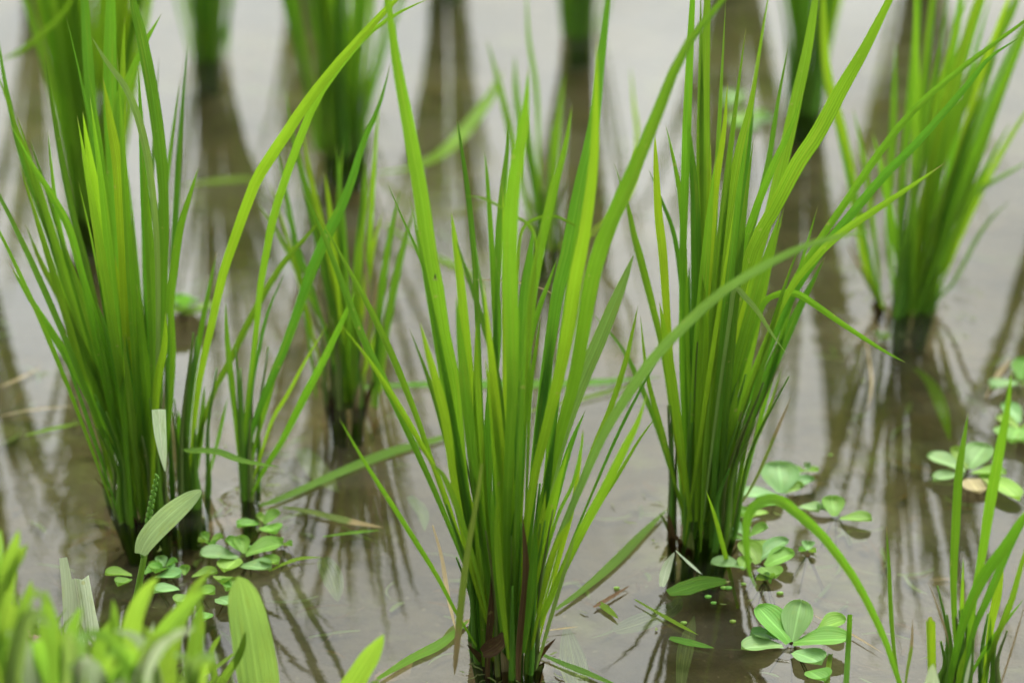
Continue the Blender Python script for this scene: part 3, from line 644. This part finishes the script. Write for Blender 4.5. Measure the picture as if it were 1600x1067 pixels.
stems(t, GP['corner'], 14, .018, .05, .10, lean=.2)

# ------------------------------------------------------------------ floating water lettuce
GW = 'floating water lettuce rosettes on the paddy water'
def oval(name, base, tip, ratio, mat, parent, lift=.004, blunt=1.0, z0=.0015):
    """rounded spoon leaf from base to tip (3-D), cupped, slightly wavy"""
    ax = tip - base; L = ax.length; ax = ax.normalized()
    up = Vector((0, 0, 1)); s = ax.cross(up).normalized(); nrm = s.cross(ax).normalized()
    n, nc = 22, 8; vs, fs, uvs = [], [], []; ph = rnd.random() * 6
    for i in range(n + 1):
        t = i / n
        w = L * ratio * 1.12 * (.28 + .72 * math.sin(math.pi / 2 * t / .6) ** 1.3 if t < .6 else math.sqrt(max(0, 1 - ((t - .6) / .4) ** 2)))
        w = max(w, .0004)
        for c in range(nc + 1):
            k = c / nc * 2 - 1
            z = lift * (k * k * .7 - .25) * min(1, t * 2) + L * .05 * math.sin(t * 3.14) + L * .012 * math.sin(ph + t * 7 + k * 3)
            ct = t
            vs.append(base + ax * (L * ct) + s * (k * w * .5) + nrm * z); uvs.append((c / nc, t))
    for i in range(n):
        for c in range(nc):
            a = i * (nc + 1) + c; fs.append((a, a + 1, a + nc + 2, a + nc + 1))
    return mesh(name, vs, fs, mat, parent, uvs)
def lettuce(label, centre, leaves, rough=False):
    c = ground(*centre); t = thing('water_lettuce', label, 'water plant', c, GW)
    for lf in leaves:
        bu, bv, tu, tv, ratio, z = lf[:6]; mt = lf[6] if len(lf) > 6 else rnd.choice(['w', 'w', 'w2'])
        oval('leaf', ground(bu, bv, .002), ground(tu, tv, z), ratio, M[mt], t)
    # short feathery root tuft under the rosette
    for i in range(4):
        a = rnd.random() * 6.28
        tube('root', [c + Vector((0, 0, .001)), c + Vector((math.cos(a) * .006, math.sin(a) * .006, -.010)), c + Vector((math.cos(a) * .012, math.sin(a) * .012, -.022))], .0008, .0003, M['r'], t, n=6, k=5)
    return t
def auto_leaves(cu, cv, n, rpx, z=.008, ratio=(.6, .85), sq=.5, a0=None):
    out_ = []; a0 = rnd.random() * 6 if a0 is None else a0
    for i in range(n):
        a = a0 + i * 6.283 / n + rnd.uniform(-.25, .25); r = rpx * rnd.uniform(.75, 1.15)
        out_.append((cu + math.cos(a) * r * .12, cv + math.sin(a) * r * .06, cu + math.cos(a) * r, cv + math.sin(a) * r * sq - 4, rnd.uniform(*ratio), rnd.uniform(.3, 1.3) * z))
    return out_
lettuce('largest sharp water lettuce rosette, right of the front plant near the bottom', (1236, 1004), [
    (1233, 1004, 1184, 946, .62, .016, 'w'), (1238, 1002, 1252, 938, .62, .018, 'w2'), (1240, 1004, 1327, 998, .62, .010, 'w'),
    (1278, 984, 1322, 966, .85, .008, 'w'), (1222, 1008, 1158, 1012, .62, .004, 'w2'), (1216, 998, 1172, 990, .7, .006, 'w2'),
    (1240, 1018, 1284, 1036, .8, .004, 'w2'), (1262, 1048, 1290, 1062, .95, .004, 'w'), (1222, 1000, 1198, 988, .6, .006, 'w')])
lettuce('water lettuce of rounded leaves crowded at the right plant base, lowest in the cluster', (1192, 880), [
    (1184, 880, 1162, 846, .7, .008, 'w'), (1196, 884, 1240, 862, .8, .008, 'w'), (1190, 886, 1212, 902, .8, .004, 'w'),
    (1165, 886, 1110, 880, .6, .005, 'w2'), (1186, 874, 1230, 842, .5, .009, 'w2'), (1160, 890, 1166, 872, .7, .004, 'w')])
lettuce('water lettuce just above the lowest of the cluster beside the right plant', (1165, 838), [
    (1168, 836, 1122, 812, .6, .008, 'w2'), (1170, 838, 1200, 822, .8, .009, 'w'), (1164, 842, 1136, 840, .6, .004, 'w'), (1176, 842, 1186, 862, .9, .004, 'w')])
lettuce('water lettuce topping the chain right of the right plant, with a bluish cupped leaf', (1222, 768), [
    (1222, 770, 1216, 722, .95, .014, 'w2'), (1226, 770, 1256, 758, .8, .006, 'w'), (1228, 766, 1272, 748, .5, .006, 'w2'), (1214, 774, 1156, 774, .6, .006, 'w2'),
    (1222, 778, 1188, 790, .7, .004, 'w'), (1250, 790, 1280, 798, .8, .004, 'w2'), (1200, 800, 1170, 806, .6, .003, 'w')])
lettuce('two-leaved water lettuce alone right of the arching corner blade', (1306, 802), [
    (1304, 806, 1300, 776, .8, .008, 'w'), (1312, 810, 1362, 812, .6, .005, 'w'), (1302, 800, 1276, 792, .5, .004, 'w2')])
lettuce('water lettuce with round leaves behind the upright corner blades', (1512, 735), [
    (1508, 736, 1448, 712, .62, .010, 'w2'), (1514, 732, 1540, 694, .85, .012, 'w2'), (1512, 732, 1490, 700, .5, .008, 'w'), (1504, 742, 1458, 750, .5, .004, 'w2'),
    (1518, 738, 1572, 740, .5, .006, 'w'), (1530, 742, 1594, 780, .35, .004, 'w'), (1512, 748, 1532, 770, .8, .003, 's')])
lettuce('upper water lettuce cut by the right edge', (1588, 600), [
    (1592, 598, 1548, 606, .5, .006, 'w2'), (1594, 594, 1604, 560, .8, .012, 'w'), (1596, 600, 1640, 604, .6, .008, 'w')])
lettuce('lower water lettuce cut by the right edge', (1594, 666), [
    (1592, 668, 1556, 652, .6, .006, 'w'), (1594, 668, 1580, 690, .8, .006, 'w'), (1596, 666, 1646, 660, .6, .008, 'w'), (1592, 660, 1570, 630, .6, .008, 'w2'), (1600, 676, 1630, 700, .7, .006, 'w')])
lettuce('water lettuce with the biggest leaf of the patch below the thin left plant', (395, 868), [
    (384, 866, 442, 848, .75, .008, 'w'), (380, 862, 352, 842, .8, .010, 'w'), (382, 864, 374, 838, .7, .008, 'w'), (372, 870, 312, 866, .7, .006, 'w2'),
    (376, 884, 424, 888, .7, .004, 'w2'), (372, 872, 350, 892, .7, .003, 'w'), (400, 874, 436, 880, .6, .004, 'w')])
lettuce('water lettuce at the far end of the patch against the thin left plant', (414, 818), [
    (412, 818, 438, 800, .9, .008, 'w'), (412, 822, 432, 832, .9, .004, 'w'), (408, 818, 370, 822, .6, .005, 'w'), (414, 816, 400, 804, .8, .006, 'w')])
lettuce('water lettuce at the left end of the patch, behind the grass with the seed spike', (232, 898), [
    (206, 898, 164, 896, .6, .005, 'w'), (204, 904, 184, 914, .7, .004, 'w'), (226, 896, 254, 884, .7, .004, 'w'), (244, 900, 282, 900, .75, .006, 'w2')])
lettuce('water lettuce in the middle of the patch below the dense left plant', (300, 912), [
    (288, 898, 290, 884, .9, .005, 'w'), (300, 900, 340, 894, .6, .005, 'w'), (280, 920, 240, 924, .7, .004, 'w2'), (300, 924, 336, 926, .7, .004, 'w'), (298, 930, 278, 944, .8, .003, 'w'),
    (340, 934, 368, 946, .8, .004, 'w2'), (330, 958, 312, 970, .8, .003, 'w'), (352, 900, 346, 910, .9, .004, 'w')])
lettuce('small water lettuce between the left patch end and its middle', (258, 884), auto_leaves(256, 886, 5, 24, .006))
lettuce('small water lettuce at the lower right corner of the left patch', (366, 918), auto_leaves(366, 918, 5, 24, .006))
lettuce('small water lettuce at the top of the left patch, touching the dense left plant', (330, 842), auto_leaves(326, 846, 4, 22, .006))
lettuce('small water lettuce between the thin left plant and the leaf with straw end', (446, 852), auto_leaves(440, 850, 3, 18, .005))
lettuce('small water lettuce at the waterline of the right plant', (1150, 800), auto_leaves(1148, 802, 5, 26, .006))
lettuce('small water lettuce right of the lowest of the cluster, near the arching blade', (1262, 868), auto_leaves(1262, 860, 3, 16, .004))
lettuce('small water lettuce between the chain top and the two-leaved one', (1262, 742), auto_leaves(1262, 736, 3, 18, .005))
lettuce('small water lettuce under the lowest of the cluster beside the right plant', (1196, 908), auto_leaves(1200, 906, 4, 18, .004))
lettuce('soft blurred water lettuce between the left plant and the arching blades', (288, 482), auto_leaves(288, 482, 6, 30, .015))
lettuce('soft blurred water lettuce at top, left of the slim far plant', (1165, 185), auto_leaves(1170, 190, 6, 34, .006))
lettuce('blurred water lettuce at the bottom of the slim far plant', (1165, 155), auto_leaves(1145, 160, 4, 22, .005))
lettuce('small yellowish water lettuce under the leaning right plant', (1380, 528), auto_leaves(1380, 528, 4, 14, .006))

# ------------------------------------------------------------------ floating blades, straws and scraps
GF = 'fallen leaves and stalks lying on the water'
def flat(pix, wpx, mat, label, name='fallen_leaf', cat='fallen leaf', z=.0022, zt=None, prof=prof_rice, fold=.05, **kw):
    n = len(pix); P = [ground(u, v, z + ((zt if zt is not None else z) - z) * i / (n - 1)) for i, (u, v) in enumerate(pix)]
    m = P[n // 2]
    o = blade_mesh(name, P, px2m(wpx, m), M[mat], None, face=Vector((0, -.25, 1)), fold=fold, prof=prof, wav=.02, **kw)
    rooted(o); tag(o, label, cat, GF); return o
flat([(405, 790), (440, 778), (530, 738), (610, 706), (690, 684), (752, 662)], 20, 'g', 'long green fallen leaf floating at a slant behind the front plant, on its left')
flat([(560, 606), (640, 601), (720, 600), (820, 600), (940, 596), (1040, 588)], 20, 'g', 'long green fallen leaf floating level behind the middle of the front plant')
flat([(800, 648), (880, 630), (950, 612), (1010, 598)], 10, 'y', 'short pale leaf floating behind the front plant, below the level one')
flat([(868, 952), (912, 920), (960, 878), (1005, 832), (1046, 792)], 17, 'g', 'green fallen leaf floating between the front plant and the right plant')
flat([(590, 1060), (640, 1030), (690, 1004), (735, 966)], 20, 'g', 'green fallen leaf floating into the left foot of the front plant')
flat([(690, 1000), (705, 984), (722, 975), (745, 962)], 12, 'o', 'browned leaf scrap beside the left foot of the front plant')
flat([(838, 1018), (880, 1036), (920, 1052), (975, 1075)], 13, 'g', 'green fallen leaf trailing right from the foot of the front plant')
flat([(442, 792), (480, 798), (520, 808), (560, 817), (600, 824)], 15, 'o', 'leaf with a straw coloured end floating below the slanting leaf')
flat([(505, 838), (550, 832), (594, 828)], 7, 'g', 'thin green leaf scrap under the leaf with the straw end')
flat([(420, 892), (445, 880), (470, 872), (504, 870)], 8, 'y', 'yellowish thin leaf at the right end of the lettuce patch')
flat([(992, 936), (1030, 958), (1062, 976), (1092, 992)], 8, 'y', 'pale green stalk floating below the right plant', 'fallen_stalk', 'stalk')
flat([(1044, 926), (1070, 919), (1100, 910), (1140, 908)], 30, 'g', 'broad green leaf scrap lying at the foot of the right plant', prof=prof_grass, jag=.003, dtwist=.2)
flat([(1034, 916), (1042, 886), (1054, 862)], 16, 'p', 'pale folded leaf piece standing left of the right plant foot', z=.003, zt=.02, prof=prof_lance)
flat([(1056, 860), (1075, 878), (1098, 898)], 7, 'p', 'pale thin leaf bent down in front of the right plant foot', z=.02, zt=.003)
flat([(1046, 996), (1080, 1004), (1116, 1012)], 15, 'd', 'dark green leaf scrap floating left of the largest water lettuce', prof=prof_lance)
flat([(928, 948), (952, 934), (985, 914)], 8, 'r', 'reddish brown dry leaf between the front and right plants', prof=prof_lance)
flat([(935, 940), (950, 952), (966, 966)], 13, 'y', 'small yellow green leaf scrap below the reddish brown dry leaf', prof=prof_lance)
flat([(1328, 960), (1326, 1000), (1322, 1070)], 9, 'g', 'straight green stalk upright right of the largest water lettuce', 'fallen_stalk', 'stalk', z=.03, zt=.0, prof=prof_cut, fold=.3)
flat([(1298, 1020), (1294, 1045), (1290, 1080)], 9, 'y', 'short pale stalk below the largest water lettuce', 'fallen_stalk', 'stalk', prof=prof_cut, fold=.3)
flat([(0, 604), (20, 596), (45, 584), (68, 572)], 6, 's', 'straw floating at the left edge', 'straw', 'straw')
flat([(0, 650), (50, 640), (120, 634)], 4, 's', 'thin straw floating below the left edge straw', 'straw', 'straw')
flat([(40, 680), (80, 670), (130, 660)], 9, 'y', 'yellow green leaf scrap floating left of the dense left plant')
flat([(290, 290), (330, 284), (380, 280), (420, 282)], 16, 'y', 'blurred yellow green leaf floating right of the dense left plant')
flat([(590, 270), (640, 262), (700, 232), (760, 160), (785, 110)], 24, 'y', 'blurred pale leaf lying beyond the front plant left blade', zt=.06)
flat([(1430, 575), (1455, 600), (1472, 640), (1485, 690)], 22, 'y', 'sunken green leaf in the reflection of the leaning right plant', z=-.012)
flat([(1540, 620), (1560, 585), (1580, 560)], 9, 's', 'straw lying beside the upper edge water lettuce', 'straw', 'straw')
flat([(1352, 520), (1358, 560), (1362, 600), (1356, 640)], 4, 's', 'curled straw hanging in the water under the leaning right plant', 'straw', 'straw')
flat([(600, 350), (670, 395), (720, 420), (770, 450)], 12, 'y', 'blurred green blade lying on the water left of the front plant')
flat([(1270, 960), (1330, 990), (1380, 1020)], 4, 's', 'thin reddish straw behind the upright green stalk', 'straw', 'straw')
flat([(850, 985), (905, 978)], 4, 's', 'tiny straw right of the front plant foot', 'straw', 'straw')
# sunken broad leaves under the surface
flat([(905, 1080), (895, 1030), (884, 975)], 44, 'sub', 'pale broad sunken leaf right of the front plant foot', z=-.012, prof=prof_lance)
flat([(960, 985), (1000, 972), (1050, 950), (1062, 930)], 36, 'sub', 'pale sunken leaf between the front plant and the stalk', z=-.01, prof=prof_lance)
flat([(470, 700), (500, 740), (530, 770)], 36, 'sub', 'pale sunken leaf beside the slanting floating leaf', z=-.012, prof=prof_lance)
flat([(505, 870), (520, 905), (528, 940)], 34, 'sub', 'sunken green leaf below the straw ended leaf', z=-.012, prof=prof_lance)
flat([(640, 775), (660, 800), (664, 830)], 20, 'sub', 'dull green leaf piece poking out of the water left of the front plant', z=-.004, prof=prof_lance)
flat([(1062, 1090), (1070, 1020), (1085, 960)], 26, 'sub', 'straw coloured sunken leaf at the bottom left of the largest water lettuce', z=-.012)
flat([(676, 820), (690, 870), (700, 930), (716, 1000)], 7, 's', 'dry straw blade standing by the left foot of the front plant', 'straw', 'straw', z=.045, zt=.002)

def litter(name, label, cat, n, zf, mat, Lr, wr, spots=None):
    vs, fs, uvs = [], [], []
    for _ in range(n):
        if spots and rnd.random() < .75:
            k_ = rnd.choice(spots); q = GP[k_]; r_ = abs(rnd.gauss(.03, .03)); a = rnd.random() * 6.28; x, y = q.x + math.cos(a) * r_, q.y + math.sin(a) * r_
        else:
            q = ground(rnd.uniform(-50, 1650), rnd.uniform(0, 1100)); x, y = q.x, q.y
        L = rnd.uniform(*Lr); w = rnd.uniform(*wr); a = rnd.random() * 6.28; bend = rnd.uniform(-.8, .8); k = len(vs); z = zf(x, y)
        for i_ in range(6):
            t_ = i_ / 5; an = a + bend * t_; px_ = x + math.cos(an) * L * t_; py_ = y + math.sin(an) * L * t_; ww = w * (.35 + math.sin(3.14 * t_) * .65) * rnd.uniform(.8, 1.2)
            nx, ny = -math.sin(an), math.cos(an); zz = z + rnd.uniform(0, .0006)
            vs += [(px_ - nx * ww, py_ - ny * ww, zz), (px_ + nx * ww, py_ + ny * ww, zz + .0003)]; uvs += [(0, t_), (1, t_)]
        for i_ in range(5): fs.append((k + 2 * i_, k + 2 * i_ + 1, k + 2 * i_ + 3, k + 2 * i_ + 2))
    o = mesh(name, vs, fs, mat, None, uvs); tag(o, label, cat); o['kind'] = 'stuff'
litter('sunken_litter', 'rotting leaf bits and fibres lying on the mud under the water', 'leaf litter', 380, lambda x, y: mudz(x, y) + .003, M['stemd'], (.008, .035), (.0005, .002))
litter('dark_litter', 'dark rotten fibres lying on the mud under the water', 'leaf litter', 420, lambda x, y: mudz(x, y) + .005, M['r'], (.008, .05), (.0004, .002))
litter('floating_debris', 'fine brown scum and plant bits floating round the stems', 'debris', 300, lambda x, y: .0008, M['stemd'], (.002, .010), (.0002, .0008), ['front', 'right', 'left', 'side', 'farright'])
# duckweed dots
i = 0
GD = 'tiny duckweed plants'
for (cu, cv, n, sx, sy, lb) in ((1128, 935, 4, 26, 16, 'tiny duckweed leaf just below the foot of the right plant'), (1105, 975, 2, 40, 12, 'tiny duckweed leaf beside the dark green scrap left of the largest lettuce'),
                            (340, 880, 5, 90, 36, 'tiny duckweed leaf among the left lettuce patch'), (1190, 920, 2, 30, 10, 'tiny duckweed leaf just above the largest lettuce'),
                            (1290, 720, 1, 50, 14, 'tiny duckweed leaf above the two-leaved lettuce'), (940, 900, 1, 40, 30, 'tiny duckweed leaf on open water between front and right plants')):
    for _ in range(n):
        c = ground(cu + rnd.uniform(-sx, sx), cv + rnd.uniform(-sy, sy)); vs = []; K = 10; r = rnd.uniform(.0012, .0028)
        vs.append(c + Vector((0, 0, .0016)))
        for j in range(K):
            a = j / K * 6.283; vs.append(c + Vector((math.cos(a) * r, math.sin(a) * r * .8, .0012)))
        for j in range(K):
            a = j / K * 6.283; vs.append(c + Vector((math.cos(a) * r * .9, math.sin(a) * r * .7, .0004)))
        fs = [(0, 1 + j, 1 + (j + 1) % K) for j in range(K)] + [(1 + j, 1 + K + j, 1 + K + (j + 1) % K, 1 + (j + 1) % K) for j in range(K)]
        o = mesh('duckweed', vs, fs, M['w'], None, [(.3, .3)] * len(vs)); rooted(o)
        tag(o, lb, 'duckweed', GD + ', ' + lb.split('leaf ')[1])

# ------------------------------------------------------------------ bank grass, bottom left (out of focus, nearer than the rice)
GG = 'broad bladed grass shoots growing on the near bank'
def bpt(u, v, Y): return onY(u, v, Y)
def shoot(label, Yd, leaves):
    u0, v0 = leaves[0][0][-1]; b = bpt(u0, v0, Yd)
    t = thing('grass_shoot', label, 'grass', (b.x, b.y, bankz(b.x, b.y)), GG)
    for pix, w, mt in leaves:
        P = [bpt(u, v, Yd - .03 * (1 - i / len(pix)) * (1 if k_ else -1)) for i, (u, v) in enumerate(pix) for k_ in (1,)][::-1]
        zb = bankz(P[0].x, P[0].y) - .006
        if P[0].z > zb + .004: P = [Vector((P[0].x, P[0].y, zb))] + P
        blade_mesh('leaf', P, px2m(w * .92, P[0]), M[mt], t, twist=rnd.uniform(-.7, .7), dtwist=rnd.uniform(-.5, .5), fold=.2, prof=prof_grass, wav=.05, n=18)
    return t
# silver torn leaf, sharp-ish
t = shoot('hairy silvery grass leaf with a torn top standing among the bank grass', 1.50, [([(104, 1100), (106, 1060)][::-1], 20, 'grassp')])
Yt = 1.50
vs, uvs, fs = [], [], []
prof_top = [(92, 872), (104, 870), (112, 905), (116, 903), (128, 905), (138, 898), (147, 950)]
for i, (u, v) in enumerate(prof_top):
    k = i / 6
    bu = 96 + k * 70; bv = 1080
    for j in range(11):
        s_ = j / 10; uu = bu + (u - bu) * s_ + 5 * math.sin(s_ * 3); vv = bv + (v - bv) * s_
        vs.append(onY(uu, vv, Yt - .02 * math.sin(k * 3.14) + .02 * s_)); uvs.append((k, s_))
for i in range(6):
    for j in range(10):
        a = i * 11 + j; fs.append((a, a + 1, a + 12, a + 11))
lf = mesh('torn_leaf', vs, fs, M['grassp'], t, uvs)
# seed spike stalk with the pale broad leaf
t = thing('grass_shoot', 'grass stalk with a beaded green seed spike and one broad pale leaf', 'grass', (onY(205, 1060, 1.52)), GG)
Ys = 1.52
tube('stem', [onY(185, 1090, Ys), onY(203, 990, Ys), onY(216, 920, Ys), onY(226, 866, Ys)], .0026, .0018, M['grass'], t)
tube('spike_stalk', [onY(226, 866, Ys), onY(231, 820, Ys), onY(238, 780, Ys), onY(246, 742, Ys)], .0010, .0005, M['grass'], t)
sp = [onY(226, 866, Ys), onY(231, 820, Ys), onY(238, 780, Ys), onY(246, 742, Ys)]
cc = catmull(sp, 26); bm = bmesh.new()
for i, p in enumerate(cc):
    r = .0015 * (1 - .55 * i / 26)
    bmesh.ops.create_uvsphere(bm, u_segments=7, v_segments=5, radius=1, matrix=Matrix.Translation(p + Vector((((i % 2) * 2 - 1) * .0009, -.0004, 0)) - Vector(t.location)) @ Matrix.Diagonal((r * 1.15, r * 1.15, r * 1.9, 1)))
me = bpy.data.meshes.new('seed_spike'); bm.to_mesh(me); bm.free(); me.uv_layers.new(name='UVMap'); me.materials.append(M['w'])
for p_ in me.polygons: p_.use_smooth = True
o = bpy.data.objects.new('seed_spike', me); C.objects.link(o); o.parent = t
blade_mesh('leaf', [onY(219, 866, Ys - .01), onY(232, 840, Ys - .012), onY(262, 808, Ys - .015), onY(290, 784, Ys - .02), onY(314, 766, Ys - .02)], px2m(37, onY(260, 810, Ys)), M['grasss'], t,
           prof=lambda q: max(.02, math.sin(math.pi * (q * .9 + .09)) ** .55) * (1 - .1 * q), twist=.15, fold=.1, wav=.03, n=22)
labs = ['bright grass shoot at the left edge with a curled crinkled leaf', 'wide yellow green grass blades in the left foreground blur', 'short bright grass blades right of the torn silvery leaf',
        'tall blurred grass blades at the centre of the foreground clump', 'grass shoot with a bent leaf pointing up right', 'small blurred grass at the bottom between the clump and the pale blade',
        'low grass at the very bottom left corner', 'leafy grass shoot at the right end of the foreground clump', 'broad pale blurred blade rising left of the slanted dark reflections',
        'single blurred green blade tip poking in at the bottom, right of the pale one']
shoot(labs[0], 1.30, [([(0, 1000), (5, 940), (15, 880), (30, 826)][::-1], 34, 'grass'), ([(-10, 960), (10, 900), (30, 870), (44, 850)][::-1], 24, 'grass'), ([(-30, 980), (-12, 880), (0, 826)][::-1], 34, 'grass'), ([(-10, 1040), (20, 980), (40, 940), (50, 905)][::-1], 20, 'grass')])
shoot(labs[1], 1.24, [([(90, 1110), (85, 1050), (78, 980), (72, 920)][::-1], 46, 'grass'), ([(40, 1110), (35, 1030), (20, 960), (12, 920)][::-1], 34, 'grass'), ([(110, 1110), (105, 1050), (110, 990), (128, 945)][::-1], 30, 'grass'), ([(60, 1100), (40, 1060), (10, 1020)][::-1], 30, 'grass')])
shoot(labs[2], 1.28, [([(150, 1110), (150, 1050), (160, 1000), (180, 960)][::-1], 28, 'grass'), ([(190, 1110), (188, 1040), (180, 980), (176, 935)][::-1], 30, 'grass'), ([(140, 1100), (120, 1060), (112, 1020), (118, 980)][::-1], 22, 'grass')])
shoot(labs[3], 1.28, [([(210, 1110), (205, 1040), (206, 980), (225, 930), (248, 900)][::-1], 34, 'grass'), ([(230, 1110), (232, 1050), (250, 1000), (290, 950), (325, 918)][::-1], 36, 'grass'), ([(215, 1110), (190, 1060), (175, 1030), (168, 990)][::-1], 26, 'grass')])
shoot(labs[4], 1.32, [([(270, 1110), (265, 1050), (275, 990), (300, 930), (334, 884)][::-1], 26, 'grass'), ([(280, 1110), (300, 1050), (308, 990), (315, 940)][::-1], 28, 'grass'), ([(262, 1110), (240, 1050), (232, 1010), (240, 970)][::-1], 20, 'grassp')])
shoot(labs[5], 1.40, [([(330, 1110), (335, 1060), (330, 1020), (345, 990)][::-1], 16, 'grass'), ([(320, 1110), (350, 1060), (375, 1020), (384, 985)][::-1], 14, 'grass'), ([(310, 1110), (300, 1070), (290, 1030)][::-1], 26, 'grassp')])
shoot(labs[6], 1.32, [([(20, 1130), (25, 1070), (15, 1020), (0, 990)][::-1], 34, 'grass'), ([(60, 1130), (62, 1080), (60, 1030), (50, 1000)][::-1], 32, 'grass'), ([(0, 1120), (-10, 1060), (-20, 1010)][::-1], 34, 'grass')])
shoot(labs[7], 1.42, [([(290, 1110), (310, 1060), (340, 1040), (380, 1010)][::-1], 12, 'grass'), ([(270, 1110), (262, 1060), (270, 1010), (262, 975)][::-1], 22, 'grass'), ([(300, 1110), (330, 1075), (350, 1055)][::-1], 22, 'grass')])
shoot(labs[8], 1.40, [([(412, 1130), (404, 1060), (392, 990), (380, 930), (372, 900)][::-1], 70, 'grassm')])
shoot(labs[9], 1.36, [([(520, 1140), (545, 1080), (575, 1030), (600, 990)][::-1], 44, 'grass'), ([(560, 1140), (575, 1090), (592, 1060)][::-1], 30, 'b')])
shoot('single round pale blade tip blurred at the bottom, left of the corner plant', 1.40, [([(1456, 1130), (1457, 1080), (1458, 1036)][::-1], 34, 'grassp')])
extra = [('grass shoot low at the left edge below the crinkled leaf', 8, 890, 1.18), ('grass shoot left of the torn silvery leaf', 62, 930, 1.21),
         ('grass shoot in front of the torn silvery leaf', 118, 975, 1.16), ('grass shoot right of the torn silvery leaf foot', 168, 965, 1.21),
         ('grass shoot at the foot of the seed spike stalk', 212, 955, 1.18), ('grass shoot just right of the seed spike stalk', 258, 960, 1.22),
         ('grass shoot under the bent leaf pointing up right', 300, 985, 1.21)]
for lb, u0, top, Ye in extra:
    ls = []
    for q in range(rnd.randint(2, 4)):
        hh = (1120 - top) * rnd.uniform(.6, 1.05); dx = rnd.uniform(-.7, .7) * hh; bx = u0 + rnd.uniform(-14, 14)
        ls.append(([(bx, 1120), (bx + dx * .1, 1120 - hh * .45), (bx + dx * .45, 1120 - hh * .85), (bx + dx, 1120 - hh * rnd.uniform(.75, 1.05))][::-1], rnd.uniform(20, 36), rnd.choice(['grass', 'grass', 'grassp', 'grassm'])))
    shoot(lb, Ye, ls)
# low turf on the bank, beyond counting
vs, fs, uvs = [], [], []
for _ in range(9000):
    x = rnd.uniform(-.9, .5); e = edgeY(x); y = e - .02 - abs(rnd.gauss(0, .18))
    if y < .5: continue
    # keep the view over the bank clear: low blades only
    z = bankz(x, y)
    if z < .0: continue
    L = rnd.uniform(.010, .028); a = rnd.random() * 6.28; ln = rnd.uniform(.1, .9); d = Vector((math.cos(a) * math.sin(ln), math.sin(a) * math.sin(ln), math.cos(ln)))
    s = d.orthogonal().normalized(); w = rnd.uniform(.0007, .0014); p = Vector((x, y, z - .002)); k = len(vs)
    for i_ in range(4):
        tt = i_ / 3; q = p + d * L * tt + Vector((0, 0, -L * .25 * tt * tt)); ww = w * (1 - tt ** 1.6) + .0001
        vs += [q - s * ww, q + s * ww]; uvs += [(0, tt), (1, tt)]
    for i_ in range(3): fs.append((k + 2 * i_, k + 2 * i_ + 1, k + 2 * i_ + 3, k + 2 * i_ + 2))
o = mesh('low_grass', vs, fs, M['grass'], None, uvs); tag(o, 'low bright green turf covering the near bank', 'grass'); o['kind'] = 'stuff'

# small fly resting on the front plant's left blade
fc = onY(680, 433, GP['front'].y - .002)
t = thing('fly', 'tiny dark fly resting on the wide left blade of the front plant', 'insect', fc)
def blob(name, c, r, mat, par):
    bm = bmesh.new(); bmesh.ops.create_uvsphere(bm, u_segments=10, v_segments=8, radius=1, matrix=Matrix.Translation(Vector(c)) @ Matrix.Diagonal((r[0], r[1], r[2], 1)))
    me = bpy.data.meshes.new(name); bm.to_mesh(me); bm.free(); me.uv_layers.new(name='UVMap'); me.materials.append(mat)
    for p in me.polygons: p.use_smooth = True
    o = bpy.data.objects.new(name, me); C.objects.link(o); o.parent = par; return o
fm = leaf_mat('fly_body', (.02, .018, .012), (.01, .01, .01), trans=.02, spots=0)
blob('body', (0, 0, 0), (.0006, .0005, .0012), fm, t); blob('head', (0, -.0001, .0015), (.0005, .0004, .0004), fm, t)
for sx in (-1, 1):
    bm_ = [(fc.x + sx * .0003, fc.y - .0006, fc.z + .0006), (fc.x + sx * .0013, fc.y - .0006, fc.z - .0016), (fc.x + sx * .0005, fc.y - .0007, fc.z - .0019)]
    mesh('wing', [tuple(q) for q in bm_], [(0, 1, 2)], M['s'], t, [(0, 0), (1, 0), (1, 1)])
